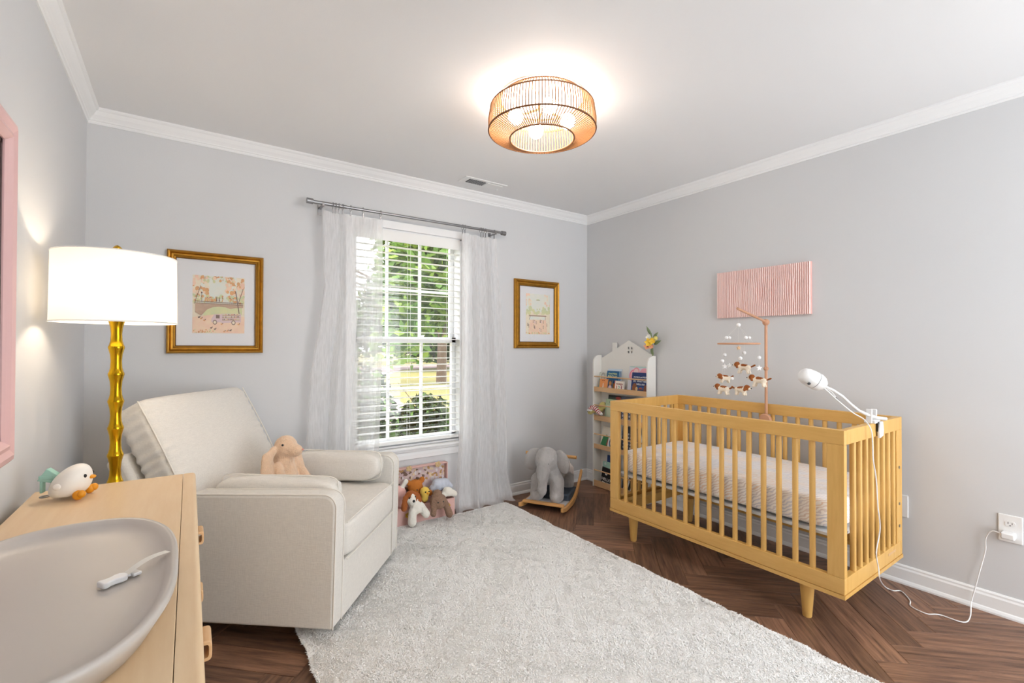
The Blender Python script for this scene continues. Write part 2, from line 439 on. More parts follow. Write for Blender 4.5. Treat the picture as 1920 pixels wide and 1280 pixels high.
# mouldings, mitred into the corners: profile (distance from wall, z)
def moulding(kind, name, prof, skip=None):
    mb = MB(); n = len(prof)
    def ring(a): return a
    if kind == 'back':
        r0 = [Vector((XL+d, YB-d, z)) for d, z in prof]; r1 = [Vector((XR-d, YB-d, z)) for d, z in prof]
    elif kind == 'right':
        r0 = [Vector((XR-d, YB-d, z)) for d, z in prof]; r1 = [Vector((XR-d, YF, z)) for d, z in prof]
    else:
        r0 = [Vector((XL+d, YB-d, z)) for d, z in prof]; r1 = [Vector((XL+d, YF, z)) for d, z in prof]
    mb.loft([r0, r1]); return struct(name, mb, 'trim', smooth=False)
cz = ZC
crown = [(0, cz-.072), (.006, cz-.072), (.009, cz-.064), (.008, cz-.060), (.013, cz-.056), (.015, cz-.050), (.022, cz-.042), (.030, cz-.034),
         (.038, cz-.022), (.041, cz-.016), (.047, cz-.013), (.052, cz-.007), (.052, cz), (0, cz)]
moulding('back', 'trim_1', crown); moulding('right', 'trim_2', crown); moulding('left', 'trim_3', crown)
base = [(0, 0), (.022, 0), (.022, .008), (.017, .018), (.013, .022), (.013, .072), (.009, .080), (.009, .088), (.004, .0946), (0, .0946)]
moulding('back', 'baseboard_back', base); moulding('right', 'baseboard_right', base); moulding('left', 'baseboard_left', base)

# ---- window
win = struct('window_1', MB().box(WX0-.058, WX1+.058, YB-.016, YB, WZ1, WZ1+.055)
             .box(WX0-.058, WX0, YB-.016, YB, WZ0, WZ1).box(WX1, WX1+.058, YB-.016, YB, WZ0, WZ1), 'trim', bevel=.003, smooth=False)
obj('jamb', MB().box(WX0, WX0+.012, YB, YB+.12, WZ0, WZ1).box(WX1-.012, WX1, YB, YB+.12, WZ0, WZ1)
    .box(WX0, WX1, YB, YB+.12, WZ1-.012, WZ1).box(WX0, WX1, YB+.01, YB+.12, WZ0, WZ0+.012), 'trim', win, smooth=False)
obj('stool', MB().box(WX0-.07, WX1+.07, YB-.040, YB+.03, WZ0-.018, WZ0), 'trim', win, bevel=.004, smooth=False)
ap = [(YB, WZ0-.018), (YB-.022, WZ0-.018), (YB-.020, WZ0-.034), (YB-.012, WZ0-.042), (YB-.014, WZ0-.060), (YB-.012, WZ0-.088), (YB, WZ0-.094)]
obj('apron', MB().prism(ap, WX0-.058, WX1+.058, 'x'), 'trim', win, smooth=False)
ZM = 1.262
GX = [WX0+.035, 1.2, 1.453, WX1-.035]
def sash(name, z0, z1, y, zmu):
    b = MB(); xa, xb = WX0+.012, WX1-.012; st = .034
    b.box(xa, xa+st, y, y+.03, z0, z1); b.box(xb-st, xb, y, y+.03, z0, z1)
    b.box(xa, xb, y, y+.03, z0, z0+.04); b.box(xa, xb, y, y+.03, z1-.04, z1)
    o = obj(name, b, 'vinyl', win, bevel=.002, smooth=False)
    xs = [xa+st, 1.200, 1.453, xb-st]; zs = [z0+.04, zmu, z1-.04]
    for x in xs[1:3]: obj('muntin', MB().box(x-.009, x+.009, y+.004, y+.022, z0+.04, z1-.04), 'vinyl', o, smooth=False)
    obj('muntin', MB().box(xs[0], xs[3], y+.005, y+.021, zmu-.009, zmu+.009), 'vinyl', o, smooth=False)
    for i in range(3):
        for k in range(2):
            obj('pane', MB().box(xs[i], xs[i+1], y+.012, y+.015, zs[k], zs[k+1]), 'glass', o, smooth=False)
    return o
sash('lower_sash', WZ0+.012, ZM+.022, 3.225, .912)
sash('upper_sash', ZM-.022, WZ1-.012, 3.257, 1.625)
obj('sash_lock', MB().box(1.43, 1.47, 3.228, 3.250, ZM+.022, ZM+.032).cyl((1.45, 3.235, ZM+.03), (1.475, 3.232, ZM+.034), .004), 'vinyl', win)

# ================================================================== OUTDOORS
def leafm(n, c, c2): return mat(n, c, 0.6, c2=c2, vscale=1.6, spec=0.3)
MT['leaf'] = leafm('leaf_green', (96, 128, 42), (42, 72, 24))
MT['leafy'] = leafm('leaf_yellow_green', (140, 160, 56), (72, 104, 34))
MT['leafd'] = leafm('leaf_deep_green', (62, 76, 42), (34, 42, 26))
MT['bark'] = mat('bark', (92, 76, 62), 0.9, var=0.3, vscale=20)
MT['lawn'] = mat('lawn_grass', (104, 106, 52), 0.95, c2=(126, 112, 64), vscale=0.6, bump=0.5, bscale=30)
MT['drive'] = mat('drive_concrete', (140, 120, 118), 0.9, var=0.05, vscale=2)
GZ = -0.45
struct('ground', MB().box(-60, 90, YB+.2, 120, GZ-.3, GZ), 'lawn', smooth=False)
dv = MB()
dv.prism([(1.6, 9.5), (4.4, 9.5), (7.4, 22), (12.5, 31), (26, 36), (26, 39), (9.5, 35), (4.2, 25)], GZ, GZ+.02, 'z')
struct('path', dv, 'drive', smooth=False)

def leaves(center, rad, n, size, rg, mats=1, hollow=0.35):
    c = np.array(center); vs = []; fs = []; mi = []
    for i in range(n):
        d = rg.normal(size=3); d /= np.linalg.norm(d); r = (hollow + (1-hollow)*rg.random())
        p = c + d*r*np.array(rad)
        a = rg.normal(size=3); a /= np.linalg.norm(a); a[2] = a[2]*.5-.25; a /= np.linalg.norm(a)
        b = np.cross(a, rg.normal(size=3)); b /= np.linalg.norm(b); s = size*(.6+.8*rg.random())
        o = len(vs)
        vs += [p-a*s, p+b*s*.45-a*s*.1, p+a*s, p-b*s*.45-a*s*.1]
        fs.append((o, o+1, o+2, o+3)); mi.append(int(rg.integers(mats)))
    return vs, fs, mi
def tree(name, label, cat, base, h, crowns, nleaf, lsize, mats, trunk_r, seed, group=None, branches=8):
    rg = np.random.default_rng(seed); t = thing(name, label, cat, base, group); bx, by, bz = base
    if trunk_r:
        b = MB(); top = Vector((bx+rg.normal()*.2, by, bz+h*.85))
        b.tube([(bx, by, bz), (bx+.06, by, bz+h*.3), (bx-.04, by+.05, bz+h*.6), top], [trunk_r, trunk_r*.8, trunk_r*.55, trunk_r*.2], 8)
        for i in range(branches):
            c = crowns[i % len(crowns)]; z0 = bz+h*(.3+.5*rg.random())
            e = Vector(c[0]) + Vector(rg.normal(size=3))*.3
            b.tube([(bx, by, z0), Vector((bx, by, z0)).lerp(e, .5)+Vector((0, 0, .15)), e], [trunk_r*.4, trunk_r*.25, trunk_r*.08], 6)
        obj('trunk', b, 'bark', t)
    m = MB()
    tot = sum(c[1][0]*c[1][1]*c[1][2] for c in crowns)
    for c in crowns:
        vs, fs, mi = leaves(c[0], c[1], int(nleaf*(c[1][0]*c[1][1]*c[1][2])/tot), lsize, rg, len(mats))
        o = len(m.v); m.v += [Vector(v) for v in vs]; m.f += [tuple(o+i for i in f) for f in fs]; m.mi += mi
    obj('crown', m, mats, t, smooth=False, fixn=False)
    return t
tree('leafy_tree', 'bright yellow-green leafy tree close outside the window', 'tree', (5.4, 9.6, GZ), 5.5,
     [((3.35, 7.2, 2.5), (.95, 1.2, 1.2)), ((4.3, 7.9, 2.9), (1.3, 1.2, 1.5)), ((2.75, 6.8, 1.35), (.5, .6, .55)), ((4.6, 8.8, 4.2), (1.8, 1.5, 1.2))], 13000, .10, ['leaf', 'leafy', 'leaf'], .09, 3)
tree('broad_tree', 'tall broad green tree standing beyond the driveway', 'tree', (9.5, 19, GZ), 9,
     [((8.7, 17.5, 5.0), (2.5, 2.5, 2.8)), ((12.0, 19, 5.6), (3.0, 2.5, 2.8)), ((7.7, 17, 6.4), (1.7, 2.2, 2.2))], 14000, .17, ['leaf', 'leafy', 'leafd'], .25, 5)
tree('shade_tree', 'dark shady tree at the edge of the lawn', 'tree', (17.5, 30, GZ), 9,
     [((15, 29, 2.6), (3.6, 2.4, 2.7)), ((20.5, 31, 3.2), (4.0, 2.6, 3.0)), ((13.5, 33, 4), (3.5, 2.4, 3.2))], 15000, .24, ['leafd', 'leafd', 'leaf'], .3, 8)
tree('woodland_tree', 'far dark green woodland tree closing the view beyond the drive', 'tree', (12, 44, GZ), 12,
     [((10, 44, 2.6), (7, 3, 3.2)), ((22, 46, 5), (8, 3, 5.5)), ((33, 45, 5), (7, 3, 5.5))], 15000, .42, ['leafd', 'leafd', 'leaf'], .35, 9)
for i, (x, y, r, h, lb) in enumerate([(2.45, 5.3, .42, .80, 'rounded green shrub in the middle of the row under the window'),
                                      (3.45, 5.5, .52, .92, 'wide green shrub standing directly before the grass lawn'),
                                      (1.55, 5.0, .40, 1.10, 'tall loose shrub in front of the pink driveway')]):
    tree('shrub', lb, 'shrub', (x, y, GZ), h, [((x, y, GZ+h*.75), (r, .42, h*.62))], 3800, .045, ['leafd', 'leaf', 'leafd'], .02, 20+i, group='shrubs under the window', branches=6)
# ================================================================== CRIB
cx0, cx1, cy0, cy1, cb, ct = 2.270, 2.975, 0.813, 2.125, 0.163, 0.868
crib = thing('crib', 'honey-coloured wooden crib with slatted sides on tapered round legs', 'crib', ((cx0+cx1)/2, (cy0+cy1)/2, 0))
RT, RH, PT = .028, .062, .066          # rail thickness, rail height, post width
def rail(name, x0, x1, y0, y1, z0, z1, m='crib'): return obj(name, MB().box(x0, x1, y0, y1, z0, z1), m, crib, bevel=.0025, smooth=False)
for (x0, x1) in ((cx0, cx0+RT), (cx1-RT, cx1)):
    rail('top_rail', x0, x1, cy0, cy1, ct-RH, ct)
    rail('bottom_rail', x0, x1, cy0, cy1, cb+.018, cb+.085)
    for (y0, y1) in ((cy0, cy0+PT), (cy1-PT, cy1)):
        rail('post', x0, x1, y0, y1, cb+.085, ct-RH, 'cribv')
for (y0, y1) in ((cy0, cy0+RT), (cy1-RT, cy1)):
    rail('end_rail', cx0+RT, cx1-RT, y0, y1, ct-RH, ct, MT['cribv'])
    rail('end_bottom_rail', cx0+RT, cx1-RT, y0, y1, cb+.018, cb+.085, MT['cribv'])
obj('base_trim', MB().box(cx0-.002, cx0+.05, cy0-.002, cy1+.002, cb, cb+.0165).box(cx1-.05, cx1+.002, cy0-.002, cy1+.002, cb, cb+.0165).box(cx0+.05, cx1-.05, cy0-.002, cy0+.05, cb, cb+.0165).box(cx0+.05, cx1-.05, cy1-.05, cy1+.002, cb, cb+.0165), 'crib', crib, smooth=False)
for x in (cx0+.06, cx1-.06):
    for y in (cy0+.17, cy1-.14):
        obj('leg', MB().lathe([(.017, 0), (.019, .004), (.031, cb-.002), (.031, cb)], (x, y, 0), 20), 'cribv', crib)
slat0 = None
def crib_slat(x, y):
    global slat0
    if slat0 is None:
        pr = [(.0118*math.copysign(abs(math.cos(a))**.7, math.cos(a)), .0095*math.copysign(abs(math.sin(a))**.7, math.sin(a))) for a in [2*PI*k/12 for k in range(12)]]
        mb = MB(); mb.loft([[Vector((x+b_, y+a_, z)) for a_, b_ in pr] for z in (cb+.08, ct-RH+.004)])
        slat0 = (obj('slat', mb, 'cribv', crib, smooth=60), x, y)
    else:
        o = slat0[0].copy(); COL.objects.link(o); o.parent = crib; o.location = (x-slat0[1], y-slat0[2], 0)
ys = [2.007-(2.007-.941)*k/15 for k in range(16)]
for y in ys: crib_slat(cx0+.015, y); crib_slat(cx1-.015, y)
for k in range(8):
    for y in (cy0+.014, cy1-.014): crib_slat(2.397+(2.885-2.397)*k/7, y)
for z in (.62, .44, .33):
    obj('bolt', MB().cyl((cx1-.045, cy0+.001, z), (cx1-.045, cy0-.003, z), .007), 'nickel', crib)
rail('post', cx1-.075, cx1-.028, cy0, cy0+RT, cb+.085, ct-RH, 'cribv')
rail('post', cx1-.075, cx1-.028, cy1-RT, cy1, cb+.085, ct-RH, 'cribv')
obj('mattress_support', MB().box(cx0+.035, cx1-.035, cy0+.035, cy1-.035, .398, .410), mat('support_board', (214, 218, 222), .6), crib, smooth=False)
obj('support_rail', MB().box(cx0+.05, cx1-.05, cy1-.10, cy1-.05, cb+.02, cb+.075), 'crib', crib, smooth=False)
obj('label_plate', MB().box(cx1-.20, cx1-.10, cy0-.0012, cy0+.001, cb+.055, cb+.066), 'ledge', crib, smooth=False)

# mattress under a sheet of wavy bands
MT['sheet'] = None
def sheet_mat():
    m = bpy.data.materials.new('wavy_sheet'); m.use_nodes = True; nt = m.node_tree; b = nt.nodes['Principled BSDF']; b.inputs['Roughness'].default_value = .9
    tc = nt.nodes.new('ShaderNodeTexCoord'); mp = nt.nodes.new('ShaderNodeMapping'); mp.inputs['Scale'].default_value = (1, 1, 1.3); mp.inputs['Rotation'].default_value = (.15, .1, .3)
    nt.links.new(tc.outputs['Object'], mp.inputs[0])
    w = nt.nodes.new('ShaderNodeTexWave'); w.wave_type = 'BANDS'; w.bands_direction = 'DIAGONAL'
    w.inputs['Scale'].default_value = 30; w.inputs['Distortion'].default_value = 6.0; w.inputs['Detail'].default_value = 1.2; w.inputs['Detail Scale'].default_value = 1.1
    nt.links.new(mp.outputs[0], w.inputs['Vector'])
    n = nt.nodes.new('ShaderNodeTexNoise'); n.inputs['Scale'].default_value = 6; nt.links.new(tc.outputs['Object'], n.inputs['Vector'])
    cr = nt.nodes.new('ShaderNodeValToRGB'); cr.color_ramp.elements[0].position = .42; cr.color_ramp.elements[0].color = lin((212, 213, 222)); cr.color_ramp.elements[1].position = .56; cr.color_ramp.elements[1].color = lin((234, 214, 198))
    nt.links.new(n.outputs['Fac'], cr.inputs[0])
    c2 = nt.nodes.new('ShaderNodeValToRGB'); c2.color_ramp.elements[0].position = .25; c2.color_ramp.elements[1].position = .55
    nt.links.new(w.outputs['Fac'], c2.inputs[0])
    mx = nt.nodes.new('ShaderNodeMixRGB'); nt.links.new(c2.outputs[0], mx.inputs[0]); nt.links.new(cr.outputs[0], mx.inputs[1]); mx.inputs[2].default_value = lin((246, 243, 240))
    nt.links.new(mx.outputs[0], b.inputs['Base Color']); return m
MT['sheet'] = sheet_mat()
def cushion(c, half, T=None, n=4.0, puff=0.0, seg=40, rings=20, wr=0.0, wseed=0.0, edge=None):
    """superellipsoid pillow: half extents, n = squareness"""
    def sp(a, e): return math.copysign(abs(a)**e, a)
    c = Vector(c); e1 = 2/n; ez = 2/(edge or n)
    mb = MB(); vs = []
    for i in range(rings+1):
        ph = -PI/2 + PI*i/rings
        for j in range(seg):
            th = 2*PI*j/seg
            x = sp(math.cos(ph), ez)*sp(math.cos(th), e1); y = sp(math.cos(ph), ez)*sp(math.sin(th), e1); z = sp(math.sin(ph), ez)
            k = 1 + puff*(1-x*x)*(1-y*y)
            p = Vector((x*half[0], y*half[1], z*half[2]*k))
            if wr: p += Vector((x, y, z)).normalized()*wr*(noise.noise(Vector((x*2.2+wseed, y*2.2, z*3)))+.6*noise.noise(Vector((x*6+wseed, y*6, z*6))))
            vs.append(c+p)
    fs = []
    for i in range(rings):
        for j in range(seg):
            k = (j+1) % seg; fs.append((i*seg+j, i*seg+k, (i+1)*seg+k, (i+1)*seg+j))
    return mb.add(vs, fs, T)
cm = ((cx0+cx1)/2, (cy0+cy1)/2)
mt = thing('crib_mattress', 'crib mattress in a fitted sheet with wavy peach and grey bands', 'mattress', (cm[0], cm[1], .412))
obj('fitted_sheet', cushion((cm[0], cm[1], .4875), ((cx1-cx0-.08)/2, (cy1-cy0-.08)/2, .074), n=12, edge=8, seg=72, rings=28, wr=.003), 'sheet', mt, smooth=70)

# ================================================================== BABY MONITOR, CABLE, OUTLETS
bm_ = thing('baby_monitor', 'white baby monitor camera on a bent neck clipped to crib rail', 'camera', (2.63, .826, .868))
RV = Vector((.8184, -.5747, 0)); FV = Vector((.5747, .8184, 0)); UV = Vector((0, 0, 1))
def DP(px, py, d):
    v = _f + _r2*((px-960)/881.83) - _u2*((py-640)/881.83); return v*d + Vector((0, 0, CAMZ))
dcam = 2.19
a0, a1 = DP(1501, 699, dcam), DP(1548, 724, dcam)
ax = (a1-a0).normalized(); sy = FV.cross(ax).normalized(); sx = ax.cross(sy)
Tc = frame(a0, sx, sy, ax); Lc = (a1-a0).length
k = Lc/.125
obj('camera_body', MB().lathe([(0.001, 0), (.018*k, .002*k), (.030*k, .012*k), (.036*k, .030*k), (.0385*k, .055*k), (.0385*k, .068*k)], seg=28, T=Tc), 'white', bm_)
obj('seam_ring', MB().lathe([(.0375*k, .068*k), (.0375*k, .0705*k)], seg=28, T=Tc), 'black', bm_)
obj('camera_cap', MB().lathe([(.0385*k, .0705*k), (.038*k, .085*k), (.033*k, .102*k), (.022*k, .116*k), (.012*k, .121*k), (.001, .122*k)], seg=28, T=Tc), 'white', bm_)
obj('joint', MB().ell(DP(1543, 716, dcam), .012).ell(DP(1541, 726, dcam), .010), 'white', bm_)
lc = DP(1517, 719, dcam-.035)
obj('lens_slot', MB().ell(lc, (.012, .006, .006), None, 12, 8), 'black', bm_)
nk = [DP(1543, 723, dcam), DP(1562, 731, 2.19), DP(1580, 743, 2.19), DP(1596, 758, 2.185), DP(1611, 770, 2.18), DP(1628, 778, 2.17), DP(1645, 783, 2.16), DP(1662, 785, 2.155)]
obj('neck', MB().tube(nk, [.006, .0058, .0058, .006, .0065, .007, .0075, .0075], 10), 'white', bm_)
obj('antenna', MB().tube([DP(1548, 727, dcam), DP(1560, 735, dcam), DP(1567, 744, dcam)], .0016, 6), 'white', bm_)
obj('antenna_tip', MB().tube([DP(1567, 744, dcam), DP(1577, 756, dcam)], .0024, 6), mat('antenna_grey', (96, 92, 90), .5), bm_)
cl = MB(); cxm = 2.625
cl.box(cxm-.030, cxm+.030, .805, .850, .868, .884); cl.prism([(cxm-.034, .868), (cxm-.026, .868), (cxm-.020, .930), (cxm-.030, .934)], .818, .842, 'y')
cl.prism([(cxm+.026, .868), (cxm+.034, .868), (cxm+.034, .928), (cxm+.026, .930)], .818, .842, 'y')
obj('clip_body', cl, 'white', bm_, bevel=.003)
obj('clip_jaw', MB().prism([(cxm+.000, .800), (cxm+.040, .808), (cxm+.046, .835), (cxm+.036, .876), (cxm+.006, .874), (cxm-.004, .830)], .795, .808, 'y'), 'white', bm_, bevel=.004)
obj('rubber_pad', MB().box(cxm-.004, cxm+.034, .803, .8125, .830, .874).box(cxm-.02, cxm+.03, .80, .846, .8682, .870), 'black', bm_, smooth=False)

def smooth_path(pts, n=8):
    pts = [Vector(p) for p in pts]; out = []
    P_ = [pts[0]] + pts + [pts[-1]]
    for i in range(1, len(P_)-2):
        a, b, c, d = P_[i-1:i+3]
        for k in range(n):
            t = k/n
            out.append(.5*((2*b) + (c-a)*t + (2*a-5*b+4*c-d)*t*t + (3*b-a-3*c+d)*t**3))
    out.append(pts[-1]); return out
def FLR(px, py, z=.004):
    v = _f + _r2*((px-960)/881.83) - _u2*((py-640)/881.83); t = (z-CAMZ)/v.z; return Vector((0, 0, CAMZ)) + v*t
def WRT(px, py, x):
    v = _f + _r2*((px-960)/881.83) - _u2*((py-640)/881.83); return Vector((0, 0, CAMZ)) + v*(x/v.x)
cp = [DP(1546, 728, 2.165), DP(1575, 754, 2.155), DP(1600, 774, 2.145), DP(1620, 786, 2.13)]
for (px, py) in ((1633, 805), (1636, 830), (1637, 860), (1643, 900), (1646, 950), (1650, 990), (1643, 1035), (1647, 1064), (1650, 1086)):
    v = _f + _r2*((px-960)/881.83) - _u2*((py-640)/881.83); cp.append(Vector((0, 0, CAMZ)) + v*(.790/v.y))
cp += [FLR(1660, 1100, .02), FLR(1675, 1107), FLR(1690, 1108), FLR(1706, 1125), FLR(1708, 1136), FLR(1737, 1150), FLR(1762, 1152), FLR(1806, 1166), FLR(1819, 1156, .006)]
cp += [WRT(1821, 1130, 3.02), WRT(1829, 1100, 3.035), WRT(1835, 1078, 3.035), WRT(1843, 1050, 3.045), WRT(1848, 1030, 3.045), WRT(1848, 1012, 3.04), WRT(1853, 1000, 3.035), WRT(1862, 995, 3.03), WRT(1876, 1000, 3.03)]
cab = thing('power_cable', 'thin white power cable trailing from crib rail across floor to outlet', 'cable', (2.85, .6, 0))
obj('cord', MB().tube(smooth_path(cp, 6), .0026, 6), 'white', cab)
obj('plug', MB().box(3.014, 3.058, .428, .474, .362, .390), 'white', cab, bevel=.006, seg=3)

ot = thing('wall_outlet', 'white duplex wall outlet with one plug in its lower socket', 'outlet', (XR-.003, .448, .40))
obj('cover_plate', MB().box(XR-.006, XR, .409, .487, .340, .463), 'white', ot, bevel=.003, smooth=False)
def socket(z):
    o = obj('socket', MB().prism([(.448+.017*math.cos(a), z+.0145*max(-.85, min(.85, math.sin(a)))) for a in [2*PI*k/24 for k in range(24)]], XR-.0085, XR-.005, 'x'), mat('socket_white', (232, 232, 232), .3), ot, smooth=False)
    obj('slot', MB().box(XR-.0092, XR-.008, .4535, .4555, z-.001, z+.008).box(XR-.0092, XR-.008, .4405, .4425, z-.001, z+.006)
        .cyl((XR-.0092, .448, z-.0075), (XR-.008, .448, z-.0075), .0024, seg=10), 'black', o, smooth=False)
socket(.424); socket(.379)
tag(obj('blank_plate', MB().box(XR-.006, XR, .812, .882, .341, .455), 'white', None, bevel=.003, smooth=False), 'blank white wall plate low on wall behind the crib end', 'wall plate')

# ================================================================== PINK RIBBED PANEL
pp = thing('wall_panel', 'blush pink ribbed wall panel hung above the crib', 'wall art', (XR-.012, 1.557, 1.415))
py0, py1, pz0, pz1 = 1.259, 1.855, 1.415, 1.727
obj('backing', MB().box(XR-.018, XR-.001, py0, py1, pz0, pz1), mat('groove_shade_pink', (228, 178, 170), .8), pp, smooth=False)  # shade between the ribs put into a darker backing colour
nr = 50; rb = MB()
for i in range(nr):
    yc = py0 + (i+.5)*(py1-py0)/nr; w_ = (py1-py0)/nr
    nz = 48; rings = []
    for kz in range(nz+1):
        z = pz0 + (pz1-pz0)*kz/nz; s_ = (yc-(py0+py1)/2)/.22; t_ = (z-(pz0+pz1)/2)/.075
        off = 0
        if abs(s_) < 1.0 and abs(t_) < 1.1: off = .0052*math.sin(s_*11)*max(0, math.cos(t_*1.45))*(1 if math.sin(s_*4.4+1) > -.2 else -1)
        rings.append([Vector((XR-.018-.008*math.sin(PI*q/5), yc+off-w_*.33*math.cos(PI*q/5), z)) for q in range(6)])
    rb.loft(rings, cap=True, close=True)
o = obj('rib_relief', rb, 'pink', pp, smooth=50); o['kind'] = 'stuff'

# ================================================================== CEILING LIGHT
LX, LY = 1.413, 1.764
cl_ = thing('ceiling_light', 'round woven rattan flush ceiling light with glowing globe bulbs', 'ceiling light', (LX, LY, ZC))
rings_ = [(.200, ZC-.006), (.247, 2.362), (.2565, 2.30), (.2565, 2.253), (.154, 2.216)]
for r, z, t_ in ((.200, ZC-.006, .0035), (.247, 2.362, .0035), (.2565, 2.253, .0042), (.154, 2.216, .0038)):
    obj('ring', MB().torus((LX, LY, z), r, t_, seg=72, sec=6), 'rattandark', cl_)
st = MB()
for i in range(112):
    a = 2*PI*i/112; pts = [(LX+r*math.cos(a), LY+r*math.sin(a), z) for r, z in rings_]
    st.tube(pts, .0027, 5)
o = obj('rattan_strands', st, 'rattan', cl_, fixn=False); o['kind'] = 'stuff'
obj('canopy', MB().lathe([(.075, ZC), (.075, ZC-.012), (.06, ZC-.026), (.02, ZC-.03)], (LX, LY, 0), 28), 'white', cl_)
fr_ = MB()
for k in range(4):
    a = PI/4+k*PI/2+.35; fr_.tube([(LX, LY, ZC-.045), (LX+.06*math.cos(a), LY+.06*math.sin(a), ZC-.07), (LX+.10*math.cos(a), LY+.10*math.sin(a), 2.325)], .006, 8)
fr_.cyl((LX, LY, ZC-.03), (LX, LY, ZC-.06), .02)
obj('bulb_arms', fr_, 'rattandark', cl_)
for k in range(4):
    a = PI/4+k*PI/2+.35
    obj('globe_bulb', MB().ell((LX+.128*math.cos(a), LY+.128*math.sin(a), 2.312), .037, None, 20, 12), 'bulb', cl_)

# ================================================================== VENT
vt = thing('ceiling_vent', 'white ceiling air register with dark louvres near the crown moulding', 'vent', (1.79, 2.925, ZC))
obj('cover_plate', MB().box(1.62, 1.97, 2.865, 2.99, ZC-.006, ZC), 'white', vt, bevel=.003, smooth=False)
obj('opening', MB().box(1.665, 1.80, 2.893, 2.962, ZC-.0075, ZC-.005), 'black', vt, smooth=False)
for k in range(8):
    x = 1.672 + k*.0172
    obj('louvre', MB().add([(x, 2.893, ZC-.006), (x+.009, 2.893, ZC-.011), (x+.010, 2.893, ZC-.010), (x+.001, 2.893, ZC-.005), (x, 2.962, ZC-.006), (x+.009, 2.962, ZC-.011), (x+.010, 2.962, ZC-.010), (x+.001, 2.962, ZC-.005)],
        [(0, 1, 2, 3), (7, 6, 5, 4), (0, 4, 5, 1), (1, 5, 6, 2), (2, 6, 7, 3), (3, 7, 4, 0)]), 'nickel', vt, smooth=False)
obj('louvre_plate', MB().box(1.815, 1.945, 2.893, 2.962, ZC-.009, ZC-.005), 'white', vt, bevel=.002, smooth=False)
obj('lever', MB().box(1.925, 1.929, 2.945, 2.951, ZC-.026, ZC-.006), 'white', vt, smooth=False)

# ================================================================== BLIND
bl = thing('window_blind', 'white horizontal slat blind drawn down inside the window', 'blind', (1.34, 3.19, WZ0))
bx0, bx1 = WX0+.014, WX1-.014
obj('headrail', MB().box(bx0, bx1, 3.160, 3.215, 1.965, 2.017), 'slat', bl, smooth=False)
obj('valance', MB().box(bx0, bx1, 3.150, 3.158, 1.945, 2.020), 'slat', bl, bevel=.002, smooth=False)
sl0 = None; nsl = 30; zt, zb_ = 1.915, .572
for k in range(nsl):
    z = zt + (zb_-zt)*k/(nsl-1)
    if sl0 is None:
        mb = MB(); pr = [(-.024, -.0012), (0, .0016), (.024, -.0012), (.024, .0012), (0, .0042), (-.024, .0012)]
        mb.loft([[Vector((x, 3.190+a, z+b)) for a, b in pr] for x in (bx0, bx1)])
        sl0 = (obj('slat', mb, 'slat', bl, smooth=False), z)
    else:
        o = sl0[0].copy(); COL.objects.link(o); o.parent = bl; o.location = (0, 0, z-sl0[1])
obj('bottom_rail', MB().box(bx0, bx1, 3.166, 3.214, .528, .548), 'slat', bl, bevel=.002, smooth=False)
for x in (1.02, 1.335, 1.65):
    obj('ladder_cord', MB().cyl((x, 3.163, .53), (x, 3.163, 1.97), .0009, seg=5).cyl((x, 3.216, .53), (x, 3.216, 1.97), .0009, seg=5), 'slat', bl)

# ================================================================== CURTAINS + ROD
rd = thing('curtain_rod', 'brushed nickel curtain rod with cylinder finials above the window', 'curtain rod', (1.36, 3.07, 2.108))
obj('rod', MB().cyl((.66, 3.07, 2.106), (2.05, 3.07, 2.110), .0095, seg=14).cyl((.66, 3.07, 2.106), (.86, 3.07, 2.1065), .0115, seg=14), 'nickel', rd)
for x, d in ((.66, -1), (2.05, 1)):
    obj('finial', MB().cyl((x, 3.07, 2.108), (x+d*.012, 3.07, 2.108), .012, seg=16).cyl((x+d*.004, 3.07, 2.108), (x+d*.040, 3.07, 2.108), .0175, seg=18), 'nickel', rd, bevel=.001)
for x in (.715, 1.995):
    obj('bracket', MB().box(x-.006, x+.006, 3.064, YB, 2.088, 2.096).box(x-.011, x+.011, YB-.004, YB, 2.05, 2.115).box(x-.006, x+.006, 3.058, 3.063, 2.088, 2.108), 'nickel', rd, smooth=False)
def lerp_key(keys, z):
    if z >= keys[0][0]: return keys[0][1]
    for (za, a), (zb2, b) in zip(keys, keys[1:]):
        if z >= zb2:
            t = (za-z)/(za-zb2); return a + (b-a)*t
    return keys[-1][1]
